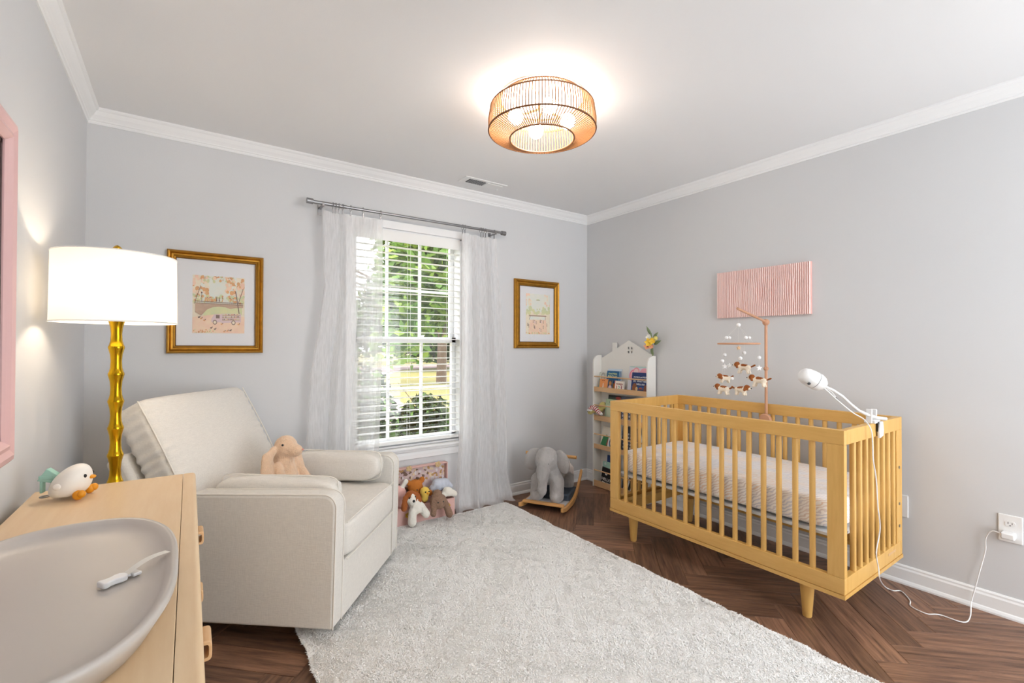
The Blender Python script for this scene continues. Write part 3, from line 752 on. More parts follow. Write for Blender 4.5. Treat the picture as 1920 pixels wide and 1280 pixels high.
def curtain(name, label, kl, kr, folds, amp, ztop, zbot, seed, ringx):
    c = thing(name, label, 'curtain', ((kl[0][1]+kr[0][1])/2, 3.07, 0), 'sheer curtain panels on the rod')
    rg = random.Random(seed); ph = [rg.uniform(0, 6) for _ in range(6)]
    def fn(u, v):
        z = ztop + (zbot-ztop)*v
        x0, x1 = lerp_key(kl, z), lerp_key(kr, z)
        k = .35 + .65*min(1, v*3)
        w = u + .018*math.sin(u*9+ph[0]+v*2)*v
        a = math.sin(2*PI*folds*w + ph[1] + .6*math.sin(v*2.2+ph[2])) + .45*math.sin(2*PI*folds*1.83*w + ph[3] + v*.9)
        y = 3.07 + amp*k*a + .012*math.sin(v*3+u*3)
        y = min(y, 3.125)
        x = x0 + (x1-x0)*u + .012*math.sin(2*PI*folds*w+ph[4])*k
        if z < .02: y -= .02*(.02-z)/.02
        return Vector((x, y, max(z, .006 + .003*math.sin(u*40))))
    obj('panel', MB().grid(fn, 150, 90), 'sheer', c, smooth=180, fixn=False)
    def hem(u, v):
        p = fn(u, .035*v); return p + Vector((0, -.0018, 0))
    obj('header_tape', MB().grid(hem, 150, 4), 'sheer', c, smooth=180, fixn=False)
    def hem2(u, v):
        p = fn(u, .955+.04*v); return p + Vector((0, -.0018, 0))
    obj('bottom_hem', MB().grid(hem2, 150, 4), 'sheer', c, smooth=180, fixn=False)
    for x in ringx:
        r = obj('ring', MB().torus((x, 3.07, 2.1025), .0188, .0016, axis='x', seg=22, sec=6), 'nickel', c)
        obj('clip', MB().box(x-.0025, x+.0025, 3.066, 3.074, ztop-.006, 2.085), 'nickel', r, smooth=False)
    return c
curtain('sheer_curtain', 'sheer white curtain panel hanging behind the armchair, half across the window', [(2.05, .712), (1.585, .728), (1.31, .697), (1.05, .655), (.52, .628), (0, .600)],
        [(2.05, 1.098), (1.3, 1.10), (.5, 1.080), (0, 1.07)], 3.2, .026, 2.062, .02, 3, (.775, .793, .812, .835, .885, .965, 1.082))
curtain('sheer_curtain', 'sheer white curtain panel pooling on floor beside the plush elephant', [(2.05, 1.70), (1.2, 1.70), (.6, 1.685), (.2, 1.645), (0, 1.640)],
        [(2.05, 2.005), (1.4, 2.055), (.7, 2.085), (.25, 2.10), (0, 2.16)], 3.0, .032, 2.058, -.02, 11, (1.705, 1.725, 1.865, 1.885, 1.905, 1.985))

# ================================================================== PICTURES
MT['print_pink'] = mat('print_peach', (246, 206, 184), .8, c2=(250, 226, 196), vscale=22)
MT['print_cream'] = mat('print_cream', (247, 238, 216), .8, c2=(240, 226, 202), vscale=30)
MT['print_green'] = mat('print_green', (206, 218, 178), .8, c2=(232, 226, 172), vscale=26)
MT['print_brown'] = mat('print_brown', (196, 164, 142), .8, c2=(214, 186, 160), vscale=40)
MT['print_ink'] = mat('print_ink', (136, 112, 100), .8)
MT['print_rust'] = mat('print_rust', (226, 158, 116), .8, c2=(236, 190, 130), vscale=40)
MT['print_mauve'] = mat('print_mauve', (228, 204, 206), .8)
MT['print_sky'] = mat('print_sky', (226, 236, 232), .8, c2=(244, 238, 222), vscale=18)
def picture(label, x0, x1, z0, z1, fw, px0, px1, pz0, pz1, draw):
    p = thing('framed_picture', label, 'picture', ((x0+x1)/2, YB-.02, z0), 'gold framed prints either side of the window')
    prof = [(0, 0), (0, -.018), (.006, -.027), (.012, -.024), (.015, -.020), (.019, -.025), (.026, -.024), (.030, -.018), (.034, -.016), (.036, 0)]
    sc = fw/.036; prof = [(a*sc, b) for a, b in prof]
    cs = [(x0, z0, 1, 1), (x1, z0, -1, 1), (x1, z1, -1, -1), (x0, z1, 1, -1)]
    for i in range(4):
        a, b = cs[i], cs[(i+1) % 4]
        r0 = [Vector((a[0]+a[2]*d, YB+h, a[1]+a[3]*d)) for d, h in prof]; r1 = [Vector((b[0]+b[2]*d, YB+h, b[1]+b[3]*d)) for d, h in prof]
        obj('frame_side', MB().loft([r0, r1]), 'gold', p, smooth=False)
    ix0, ix1, iz0, iz1 = x0+fw, x1-fw, z0+fw, z1-fw
    obj('inner_lip', MB().box(ix0-.006, ix0+.003, YB-.014, YB-.004, iz0, iz1).box(ix1-.003, ix1+.006, YB-.014, YB-.004, iz0, iz1)
        .box(ix0, ix1, YB-.014, YB-.004, iz0-.006, iz0+.003).box(ix0, ix1, YB-.014, YB-.004, iz1-.003, iz1+.006), 'golddark', p, smooth=False)
    ym = YB-.006
    obj('mat_board', MB().box(ix0-.004, px0, ym, YB-.002, iz0-.004, iz1+.004).box(px1, ix1+.004, ym, YB-.002, iz0-.004, iz1+.004)
        .box(px0, px1, ym, YB-.002, iz0-.004, pz0).box(px0, px1, ym, YB-.002, pz1, iz1+.004), 'matboard', p, smooth=False)
    pm = MB(); mats = ['print_cream', 'print_pink', 'print_green', 'print_brown', 'print_ink', 'print_rust', 'print_mauve', 'print_sky']
    lay = [0]
    W_, H_ = px1-px0, pz1-pz0
    def poly(mi, pts):
        lay[0] += 1; y = YB-.0042-lay[0]*.000012; pm.m = mi
        cl_p = clip_poly(list(pts), [lambda q: q[0], lambda q: 1-q[0], lambda q: q[1], lambda q: 1-q[1]])
        if len(cl_p) >= 3: pm.add([(px0+a*W_, y, pz0+b*H_) for a, b in cl_p], [tuple(range(len(cl_p)))])
    def disc(mi, a, b, r, n=9, sq=1.0): poly(mi, [(a+r*math.cos(2*PI*k/n), b+r*sq*math.sin(2*PI*k/n)) for k in range(n)])
    poly(0, [(0, 0), (1, 0), (1, 1), (0, 1)])
    draw(poly, disc)
    obj('print', pm, mats, p, smooth=False, fixn=False)
    obj('glazing', MB().box(ix0-.003, ix1+.003, YB-.0105, YB-.0095, iz0-.003, iz1+.003), 'picglass', p, smooth=False)
    return p
def line(poly, mi, a, b, w):
    dx, dy = b[0]-a[0], b[1]-a[1]; l = math.hypot(dx, dy) or 1; nx, ny = -dy/l*w/2, dx/l*w/2
    poly(mi, [(a[0]+nx, a[1]+ny), (b[0]+nx, b[1]+ny), (b[0]-nx, b[1]-ny), (a[0]-nx, a[1]-ny)])
def draw_bridge(poly, disc):
    rg = random.Random(4)
    poly(7, [(.15, .5), (.85, .5), (.85, 1), (.15, 1)])
    for x, w, h in ((.28, .06, .76), (.35, .05, .72), (.48, .07, .80), (.51, .03, .90), (.62, .07, .76), (.7, .05, .7)): poly(7 if rg.random() < .5 else 2, [(x, .55), (x+w, .55), (x+w, h), (x+w/2, h+.02), (x, h)])
    for _ in range(110):
        s = rg.choice((0, 1)); x = rg.uniform(0, .3) if s else rg.uniform(.62, 1); disc(rg.choice((1, 1, 5, 0)), x, rg.uniform(.62, 1), rg.uniform(.012, .045), 7)
    for _ in range(40): disc(rg.choice((1, 5, 2)), rg.uniform(.2, .8), rg.uniform(.90, 1), rg.uniform(.01, .035), 7)
    for _ in range(70): disc(rg.choice((2, 2, 5)), rg.uniform(0, 1), rg.uniform(.54, .66), rg.uniform(.012, .035), 7)
    poly(2, [(.2, .3), (.95, .33), (.95, .48), (.2, .45)])
    arch = [(.05, .52), (.05, .36), (.16, .30), (.2, .34), (.27, .41), (.38, .455), (.5, .47), (.62, .46), (.72, .43), (.8, .45), (.97, .46), (.97, .52)]
    poly(3, arch); poly(4, [(.05, .545), (.97, .53), (.97, .54), (.05, .555)]); poly(4, [(.05, .515), (.97, .50), (.97, .507), (.05, .522)])
    for k in range(24): line(poly, 4, (.06+k*.038, .52), (.06+k*.038, .55), .004)
    line(poly, 4, (.17, .54), (.17, .69), .008); disc(4, .17, .70, .014)
    line(poly, 4, (.92, .2), (.82, .75), .018); line(poly, 4, (.86, .5), (.97, .8), .01); line(poly, 4, (.03, .5), (.15, .82), .008)
    poly(1, [(0, .0), (1, .0), (1, .3), (.5, .34), (0, .27)])
    for x in (.27, .31, .44, .49, .55, .7, .76): poly(rg.choice((4, 5)), [(x, .555), (x+.022, .555), (x+.017, .61), (x+.005, .61)]); disc(4, x+.011, .62, .010)
    poly(6, [(.35, .19), (.54, .19), (.54, .33), (.41, .33), (.35, .25)]); poly(6, [(.54, .18), (.93, .2), (.93, .355), (.54, .345)])
    poly(4, [(.44, .26), (.51, .26), (.51, .32), (.44, .32)])
    for r in range(3):
        poly(3, [(.56, .22+r*.042), (.91, .235+r*.042), (.91, .25+r*.042), (.56, .236+r*.042)])
        for k in range(12): disc(rg.choice((5, 4, 2)), .575+k*.028, .243+r*.042+k*.0012, .011, 6)
    for x in (.42, .78): disc(4, x, .19, .042, 12); disc(0, x, .19, .028, 12)
    for x, y in ((.35, .09), (.42, .07), (.55, .16), (.66, .04), (.72, .05), (.88, .16), (.6, .03), (.12, .27), (.16, .25), (.22, .22)):
        disc(rg.choice((5, 4)), x, y, .022, 7, .6); disc(4, x+.02, y+.015, .010)
    for _ in range(30): disc(rg.choice((2, 5)), rg.uniform(0, .45), rg.uniform(0, .06), .012, 6)
def draw_park(poly, disc):
    rg = random.Random(9)
    poly(7, [(0, .55), (1, .55), (1, 1), (0, 1)])
    for _ in range(40): disc(rg.choice((1, 0, 7)), rg.choice((rg.uniform(0, .25), rg.uniform(.75, 1))), rg.uniform(.7, 1), rg.uniform(.02, .05), 7)
    poly(2, [(.42, .84), (.58, .84), (.55, .87), (.45, .87)]); poly(4, [(.42, .845), (.58, .845), (.58, .852), (.42, .852)])
    for _ in range(60): disc(2, rg.choice((rg.uniform(0, .3), rg.uniform(.66, 1), rg.uniform(0, 1))), rg.uniform(.5, .66), rg.uniform(.02, .05), 7)
    poly(3, [(.1, .44), (.85, .44), (.82, .47), (.13, .47)]); poly(7, [(.15, .36), (.8, .36), (.78, .44), (.17, .44)])
    line(poly, 4, (.13, .46), (.85, .46), .012); line(poly, 4, (.14, .36), (.18, .46), .014); line(poly, 4, (.8, .35), (.8, .46), .014)
    poly(1, [(.1, .0), (.9, .0), (.82, .36), (.15, .36)])
    for x, y in ((.28, .28), (.34, .27), (.4, .25), (.57, .29), (.62, .28), (.7, .27), (.3, .16), (.34, .14), (.55, .08), (.6, .06), (.7, .14), (.06, .2), (.1, .16), (.85, .2)):
        poly(rg.choice((4, 3, 6)), [(x, y), (x+.04, y), (x+.03, y+.06), (x+.01, y+.06)]); disc(4, x+.02, y+.068, .014, 7, .7)
    for _ in range(25): disc(rg.choice((2, 5)), rg.uniform(0, 1), rg.uniform(0, .04), .02, 6)
picture('large gold framed print of a bridge and street cart, beside the floor lamp shade', -.068, .396, 1.176, 1.740, .040, .048, .300, 1.289, 1.612, draw_bridge)
picture('smaller gold framed pale garden print between the window and the room corner', 2.234, 2.712, 1.202, 1.776, .052, 2.356, 2.616, 1.320, 1.662, draw_park)
# ================================================================== RUG
rx0, rx1, ry0, ry1 = .412, 2.035, .46, 2.965
rug = thing('shag_rug', 'thick white shag rug covering the middle of the floor', 'rug', ((rx0+rx1)/2, (ry0+ry1)/2, 0))
def edge_wob(t, s): return .006*noise.noise(Vector((t*7, s, 0))) + .004*noise.noise(Vector((t*31, s, 3)))
def rug_pt(u, v):
    x = rx0+.01+(rx1-rx0-.02)*u; y = ry0+.01+(ry1-ry0-.02)*v
    d = min(u, 1-u)*(rx1-rx0); d2 = min(v, 1-v)*(ry1-ry0); e = min(d, d2)
    z = .022*min(1, e/.012)**.6 + .002*noise.noise(Vector((x*18, y*18, 0)))
    return Vector((x, y, max(.002, z)))
obj('backing', MB().grid(rug_pt, 90, 140), 'rug', rug, smooth=80, fixn=False)
rg = np.random.default_rng(2); NT = 430000
def tufts(n):
    P_ = np.empty((n, 2)); P_[:, 0] = rg.uniform(rx0, rx1, n); P_[:, 1] = ry0 + (ry1-ry0)*rg.random(n)
    ne = int(n*.06)
    side = rg.integers(0, 4, ne); t = rg.random(ne); w = np.abs(rg.normal(0, .006, ne))
    P_[:ne, 0] = np.where(side == 0, rx0+w-.004, np.where(side == 1, rx1-w+.004, rx0+(rx1-rx0)*t))
    P_[:ne, 1] = np.where(side == 2, ry0+w-.004, np.where(side == 3, ry1-w+.004, ry0+(ry1-ry0)*t))
    P_[:, 0] += .008*np.sin(P_[:, 1]*23) * (np.abs(P_[:, 0]-(rx0+rx1)/2) > .7) * .5
    cl = np.sin(P_[:, 0]*52+2*np.sin(P_[:, 1]*31))+np.sin(P_[:, 1]*47+2*np.sin(P_[:, 0]*39)) + 1.4*np.sin(P_[:, 0]*9+3*np.sin(P_[:, 1]*5))
    ang = cl*.7 + rg.normal(0, 1.4, n)
    L = rg.uniform(.007, .016, n); h = rg.uniform(.0085, .0125, n) + .0010*cl
    wd = rg.uniform(.0012, .0023, n)
    dx, dy = np.cos(ang), np.sin(ang); sx, sy = -dy*wd, dx*wd
    z0 = .0165
    A = np.stack([P_[:, 0]-sx, P_[:, 1]-sy, np.full(n, z0)], 1); B = np.stack([P_[:, 0]+sx, P_[:, 1]+sy, np.full(n, z0)], 1)
    mx, my = P_[:, 0]+dx*L*.35, P_[:, 1]+dy*L*.35
    C = np.stack([mx+sx, my+sy, z0+h*.8], 1); D = np.stack([mx-sx, my-sy, z0+h*.8], 1)
    E_ = np.stack([P_[:, 0]+dx*L, P_[:, 1]+dy*L, z0+h*.92], 1)
    V = np.stack([A, B, C, D, E_], 1).reshape(-1, 3)
    return V
V = tufts(NT); V -= np.array(worg(rug))
me = bpy.data.meshes.new('pile'); me.vertices.add(len(V)); me.vertices.foreach_set('co', V.astype(np.float32).ravel())
b5 = (np.arange(NT)*5)[:, None]
loops = np.concatenate([b5+0, b5+1, b5+2, b5+3, b5+3, b5+2, b5+4], 1).ravel()
me.loops.add(len(loops)); me.loops.foreach_set('vertex_index', loops.astype(np.int32))
me.polygons.add(NT*2); ls = np.empty(NT*2, np.int32); ls[0::2] = np.arange(NT)*7; ls[1::2] = np.arange(NT)*7+4
me.polygons.foreach_set('loop_start', ls)
lt = np.empty(NT*2, np.int32); lt[0::2] = 4; lt[1::2] = 3
me.update(calc_edges=True); me.validate()
me.materials.append(MT['rug'])
po = bpy.data.objects.new('pile', me); COL.objects.link(po); po.parent = rug; po['kind'] = 'stuff'

# ================================================================== ARMCHAIR  (local: e across, f forward, z up)
CN = Vector((.514, 1.964, 0)); CE = Vector((.643, .766, 0)).normalized(); CF = Vector((.766, -.643, 0)).normalized()
TC = frame(CN, CF, CE, (0, 0, 1))          # local x = forward, y = across (near arm 0 .. far arm .78), z up
CW = .78
ch = thing('armchair', 'cream linen swivel armchair with reclined back cushion', 'armchair', tuple(CN+CE*CW/2-CF*.4))
def arc(cx, cz, r, a0, a1, n=7): return [(cx+r*math.cos(math.radians(a0+(a1-a0)*i/n)), cz+r*math.sin(math.radians(a0+(a1-a0)*i/n))) for i in range(n+1)]
AT = .085
def arm_profile(ins=0.0):
    return [(-.80, .072+ins)] + [(-.012-ins, .072+ins)] + arc(-.055-ins*.3, .615-.055, .055-ins*.7, 0, 90, 8) + [(-.62, .600-ins), (-.74, .56)]
for y0, y1 in ((0, AT), (CW-AT, CW)):
    o = obj('arm', MB().prism(arm_profile(), y0, y1, 'y', TC), 'linen', ch, bevel=.012, seg=4, smooth=60)
    for yy in (y0+.004, y1-.004):
        pts = [Vector((a, yy, b)) for a, b in arm_profile()[1:-1]]
        obj('piping', MB().tube([TC @ p for p in pts], .0028, 6), 'piping', o)
obj('base_panel', MB().box(-.74, -.012, AT, CW-AT, .072, .312, TC), 'linen', ch, bevel=.006, smooth=False)
obj('swivel_base', MB().lathe([(.24, .033), (.25, .04), (.25, .055), (.1, .066), (.1, .075)], (-.40, CW/2, 0), 32, TC), 'dark', ch)
obj('seat_cushion', cushion((-.365, CW/2, .396), (.375, (CW-2*AT)/2-.002, .082), TC, n=14, edge=9, puff=.12, seg=72, rings=24, wr=.0022), 'linen', ch, smooth=70)
for z_ in (.472, .318):
    yl, yh = AT+.012, CW-AT-.012
    obj('piping', MB().tube([TC @ Vector((.004, yl+(yh-yl)*t/12, z_+(.006*math.sin(PI*t/12) if z_ > .4 else 0))) for t in range(13)], .0026, 6), 'piping', ch)
# reclined back
ba = math.atan2(.27, .51); bu = Vector((-math.sin(ba), 0, math.cos(ba))); bn = Vector((math.cos(ba), 0, math.sin(ba)))
def back_T(org): # local x across, y up along back, z out of the back
    return TC @ frame(org, (0, 1, 0), tuple(bu), tuple(bn))
bf0 = Vector((-.655, CW/2, .47))
TB = back_T(bf0)
def back_fn(mb_half, c): pass
obj('back_frame', MB().box(-.355, .355, -.25, .40, -.245, -.150, TB), 'linen', ch, bevel=.022, seg=4, smooth=60)
def back_cushion():
    mb = cushion((0, .29, -.052), (.345, .292, .085), None, n=13, edge=7, puff=.16, seg=88, rings=32, wr=.004, wseed=3.1)
    vs, fs = remeshed(mb, .0075, 3); out = MB(); out.f = fs; out.mi = [0]*len(fs)
    for p, n in vs:
        a = max(0.0, 1-(.345-abs(p.x))/.17)     # gathers running in from the side seams
        q = p.y*150 + 3.0*noise.noise(Vector((p.x*4, p.y*9, 1))) + (2 if p.x > 0 else 0)
        am = .0062*a*a*(.55+.8*noise.noise(Vector((p.x*3+5, p.y*14, 0))))
        out.v.append(TB @ (p + n*am*math.sin(q)))
    return out
bc = obj('back_cushion', back_cushion(), 'linen', ch, smooth=80)
for sx_ in (-1, 1):
    obj('piping', MB().tube([TB @ Vector((sx_*(.343), .012+.556*t/14, .012+.010*math.sin(PI*t/14))) for t in range(15)], .003, 6), 'piping', bc)
# lumbar pillows along each arm
def pillow(label, c, half, T):
    p = thing('arm_pillow', label, 'pillow', tuple(T @ Vector((c[0], c[1], c[2]-half[2]))), 'matching linen arm pillows')
    mb = cushion(c, half, None, n=7, edge=2.8, seg=56, rings=22, wr=.004, wseed=c[1]*9)
    for i, q in enumerate(mb.v):           # pinch towards corners
        u = abs(q.x-c[0])/half[0]; w = abs(q.z-c[2])/half[2]
        mb.v[i] = T @ Vector((q.x, q.y, q.z + ((.016*(u**3)-.006) if q.z > c[2] else 0)))
    obj('cover', mb, 'linen', p, smooth=80)
    o = []
    for k in range(40):
        a = 2*PI*k/40; cxx = math.copysign(abs(math.cos(a))**(2/5), math.cos(a)); czz = math.copysign(abs(math.sin(a))**(2/5), math.sin(a))
        o.append(T @ Vector((c[0]+half[0]*1.0*cxx, c[1], c[2]+half[2]*1.0*czz + (.016*abs(cxx)**3-.006 if czz > 0 else 0))))
    o.append(o[0]); obj('piping', MB().tube(o, .0026, 6), 'piping', p)
pillow('plump cream pillow standing against the window-side chair arm', (-.295, CW-AT-.060, .573), (.245, .056, .082), TC)
pillow('cream pillow peeking over the chair arm nearest the dresser', (-.33, AT+.066, .572), (.270, .058, .080), TC)

# ================================================================== PEACH BUNNY on the chair
bo = TC @ Vector((-.445, .42, .490))
bx = Vector((.645, -.758, 0)).normalized(); by = Vector((0, 0, 1)).cross(bx)
TBn = frame(bo, tuple(bx*1.2), tuple(by*1.2), (0, 0, 1.18))     # local x = facing
def bun(p): return Vector(p)
bn_ = thing('plush_bunny', 'peach plush bunny with long floppy ears sitting on armchair', 'plush toy', tuple(bo))
plush('body', [((-.02, 0, .055), (-.03, 0, .12), .066, .054, 0), ((-.030, 0, .165), (-.015, 0, .190), .050, .055, 0), ((.0, 0, .180), (.036, 0, .176), .042, .031, 0),
      ((-.03, .050, .185), (-.03, .082, .155), .016, .022, 0, ((.7, 1, 1), None)), ((-.03, .082, .155), (-.02, .100, .05), .022, .029, 0, ((.55, 1, 1), None)),
      ((-.03, -.050, .185), (-.03, -.085, .155), .016, .022, 0, ((.7, 1, 1), None)), ((-.03, -.085, .155), (-.01, -.110, .05), .028, .037, 0, ((.55, 1, 1), None)),
      ((-.01, .052, .115), (.03, .072, .045), .024, .023, 0), ((-.01, -.052, .115), (.04, -.072, .050), .024, .023, 0),
      ((.01, .04, .028), (.075, .055, .026), .026, .024, 0), ((.01, -.04, .028), (.075, -.058, .026), .026, .024, 0), ((.078, .056, .030), (.080, .058, .036), .026, .025, 0), ((.078, -.058, .030), (.080, -.060, .036), .026, .025, 0)],
      ['peach'], bn_, TBn, vox=.0045, fuzz=.0014)
for s_ in (-1, 1): obj('eye', MB().ell(TBn @ Vector((.006 if s_ < 0 else -.002, -.043 if s_ < 0 else .041, .205 if s_ < 0 else .200)), .0055), 'black', bn_)
obj('nose', MB().ell(TBn @ Vector((.068, 0, .182)), (.004, .007, .005)), mat('nose_pink', (222, 150, 140), .8), bn_)

# ================================================================== DRESSER
dx0, dx1, dy0, dy1, dz = -.362, .044, .14, 2.005, .772
dr = thing('dresser', 'pale birch dresser with rounded top edge and looped wooden pulls', 'dresser', ((dx0+dx1)/2, (dy0+dy1)/2, 0))
obj('top_board', MB().box(dx0, .0078, dy0, dy1, dz-.026, dz), 'birch', dr, bevel=.0015, smooth=False)
obj('front_edge', MB().prism([(.0088, dz-.026), (dx1-.004, dz-.026), (dx1, dz-.022)] + arc(dx1-.011, dz-.011, .011, 0, 90, 6) + [(.0088, dz)], dy0, dy1, 'y'), 'birch', dr, smooth=35)
obj('body', MB().box(dx0, .028, dy0+.004, dy1-.004, .06, dz-.026), 'birch', dr, smooth=False)
obj('plinth', MB().box(dx0+.02, .01, dy0+.03, dy1-.03, 0, .06), 'birch', dr, smooth=False)
pull0 = None
for r in range(4):
    z1 = dz-.034 - r*.170; z0 = z1-.166
    for c in range(3):
        ya = dy0+.008 + c*(dy1-dy0-.016)/3; yb = ya+(dy1-dy0-.016)/3-.004
        d_ = obj('drawer', MB().box(.028, .040, ya, yb, z0, z1), 'birch', dr, bevel=.002, smooth=False)
        yc = (ya+yb)/2; zc_ = z1-.083
        lp = MB(); n2 = 20
        for i in range(2): pass
        prof_o = [(.040+.010+.012*math.copysign(abs(math.cos(a))**.5, math.cos(a)), zc_+.019*math.copysign(abs(math.sin(a))**.5, math.sin(a))) for a in [2*PI*k/n2 for k in range(n2)]]
        prof_i = [(.040+.010+.007*math.copysign(abs(math.cos(a))**.5, math.cos(a)), zc_+.012*math.copysign(abs(math.sin(a))**.5, math.sin(a))) for a in [2*PI*k/n2 for k in range(n2)]]
        h_ = .030
        lp.loft([[Vector((x, yc-h_, z)) for x, z in prof_i], [Vector((x, yc-h_, z)) for x, z in prof_o], [Vector((x, yc+h_, z)) for x, z in prof_o], [Vector((x, yc+h_, z)) for x, z in prof_i], [Vector((x, yc-h_, z)) for x, z in prof_i]], cap=False)
        obj('pull', lp, 'ledge', d_, bevel=.002, smooth=50)

dr.rotation_euler = (0, 0, -.0115); dr.location.x -= .0107
# changing tray
tc_, ts = (-.186, 1.095), (.181, .335)
def tring(k, z, n=64, e=2.7, rot=0.0):
    r = []
    for j in range(n):
        a = 2*PI*j/n; x = (ts[0]+k)*math.copysign(abs(math.cos(a))**(2/e), math.cos(a)); y = (ts[1]+k)*math.copysign(abs(math.sin(a))**(2/e), math.sin(a))
        x *= 1 + .02*math.cos(2*a)
        r.append(Vector((tc_[0]+x*math.cos(rot)-y*math.sin(rot)*.25, tc_[1]+x*math.sin(rot)+y, z)))
    return r
ty = MB(); b0 = dz
ty.loft([tring(-.030, b0), tring(-.022, b0+.003), tring(-.006, b0+.030), tring(0, b0+.040), tring(-.001, b0+.046), tring(-.005, b0+.049), tring(-.011, b0+.048), tring(-.020, b0+.040), tring(-.034, b0+.031), tring(-.06, b0+.027), tring(-.10, b0+.0255)], cap=True)
tag(obj('changing_tray', ty, 'tray', smooth=60), 'smooth grey foam changing tray lying on the birch dresser', 'changing tray')
# safety strap with buckle
sb = thing('safety_strap', 'white safety strap and buckle resting in the grey tray', 'strap', (-.09, 1.15, dz+.02))
sz = b0+.0288
Ts = frame((-.112, 1.072, sz), Vector((.088, .058, 0)).normalized(), Vector((-.058, .088, 0)).normalized(), (0, 0, 1))
obj('buckle', MB().prism([(0, -.010), (.006, -.012), (.012, -.009), (.020, -.009), (.028, -.012), (.036, -.011), (.040, -.006), (.040, .006), (.036, .011), (.028, .012), (.020, .009), (.012, .009), (.006, .012), (0, .010)], 0, .010, 'z', Ts), 'white', sb, bevel=.002)
obj('slider', MB().box(.046, .060, -.011, .011, .001, .007, Ts).box(.040, .048, -.004, .004, .002, .006, Ts), 'white', sb, bevel=.0015)
obj('webbing', MB().grid(lambda u, v: Vector((.04+.072*u, -.008+.016*v, .008+.006*math.sin(u*3.2)+.012*u)), 20, 4, Ts), mat('webbing_white', (236, 232, 222), .9), sb, fixn=False)

# bird night light
nl = thing('bird_night_light', 'round white chick night light with orange beak and feet', 'night light', (-.262, 1.86, dz))
TN = frame((-.262, 1.875, dz), Vector((.96, -.25, 0)).normalized(), Vector((.25, .96, 0)).normalized(), (0, 0, 1))
def egg(u, v):
    a = 2*PI*u; ph = -PI/2+PI*v
    x = .046*math.cos(ph)*math.cos(a); y = .050*math.cos(ph)*math.sin(a); z = math.sin(ph)
    zz = .048+.058*z*(1+.12*math.cos(a)*math.cos(ph)) if z > 0 else .048+.046*z
    if z < -.5: zz = .048+.046*(-.5-(1-math.exp((z+.5)*2))*.35)
    x += .014*z
    return Vector((x, y, max(0.0, zz-.008)))
obj('body', MB().grid(egg, 36, 26, TN, closeu=True), 'nightlight', nl, smooth=80)
for s_ in (-1, 1):
    obj('eye', MB().ell(TN @ Vector((.041, s_*.022, .066)), (.0045, .0045, .0055)), 'black', nl)
    obj('foot', MB().ell((0, 0, 0), (.013, .010, .014), None, 14, 8, TN @ Matrix.Translation((.030, s_*.034, .0145))).ell((0, 0, 0), (.010, .010, .011), None, 14, 8, TN @ Matrix.Translation((.040, s_*.038, .018))), 'orange', nl)
    obj('wing', MB().ell((-.012, s_*.0475, .045), (.011, .005, .009), None, 12, 8, TN), 'nightlight', nl)
obj('beak', MB().ell((.049, 0, .058), (.010, .010, .0055), None, 14, 8, TN), 'orange', nl)
obj('hanging_loop', MB().box(-.070, -.034, -.012, .012, .060, .072, TN).prism([(-.068, .022), (-.062, .022), (-.062, .064), (-.068, .064)], -.010, .010, 'y', TN).prism([(-.074, .058), (-.052, .092), (-.026, .070), (-.042, .05)], -.011, .011, 'y', TN), 'teal', nl, bevel=.002)
obj('key_ring', MB().torus((-.060, .0, .010), .010, .0022, axis='z', T=TN), 'nickel', nl)

# ================================================================== FLOOR LAMP
fx, fy = -.190, 2.185
lp_ = thing('floor_lamp', 'gold bamboo-style floor lamp with white drum shade', 'floor lamp', (fx, fy, 0))
obj('base', MB().lathe([(.12, 0), (.125, .008), (.12, .02), (.05, .03), (.03, .05)], (fx, fy, 0), 36), 'lampgold', lp_)
seg_l = .0957; prof = []; z = .0626; kx = 0
while z < 1.30:
    for t, r in ((0, .0300), (.06, .0285), (.10, .0260), (.25, .0215), (.5, .0200), (.75, .0225), (.92, .0275), (.97, .0292)):
        prof.append((r*.80, z+seg_l*t))
    z += seg_l
obj('bamboo_pole', MB().lathe([p for p in prof if p[1] < 1.34], (fx, fy, 0), 28), 'lampgold', lp_, smooth=35)
sr, sz0, sz1 = .1765, 1.300, 1.536
def shell(r0, r1, z0, z1, t):
    return MB().lathe([(r0, z0), (r1, z1), (r1-t, z1), (r0-t, z0), (r0, z0)], (fx, fy, 0), 64, cap=False)
sh = obj('drum_shade', MB().lathe([(sr, sz0), (sr*.985, sz1)], (fx, fy, 0), 64, cap=False), 'shade', lp_, smooth=80)
for z_, r_ in ((sz0, sr), (sz1, sr*.985)): obj('shade_trim', MB().torus((fx, fy, z_), r_, .0022, seg=64, sec=6), 'white', sh)
obj('harp', MB().tube([(fx, fy, 1.33), (fx-.045, fy, 1.38), (fx-.05, fy, 1.46), (fx, fy, 1.545), (fx+.05, fy, 1.46), (fx+.045, fy, 1.38), (fx, fy, 1.33)], .002, 6)
    .cyl((fx-.17, fy, 1.53), (fx+.17, fy, 1.53), .0018, seg=6).cyl((fx, fy-.17, 1.53), (fx, fy+.17, 1.53), .0018, seg=6), 'nickel', lp_)
obj('finial', MB().lathe([(.004, 1.535), (.004, 1.55), (.013, 1.556), (.014, 1.566), (.007, 1.574), (.001, 1.577)], (fx, fy, 0), 18), 'lampgold', lp_)
obj('bulb', MB().ell((fx, fy, 1.405), (.028, .028, .036)), 'bulb2', lp_)

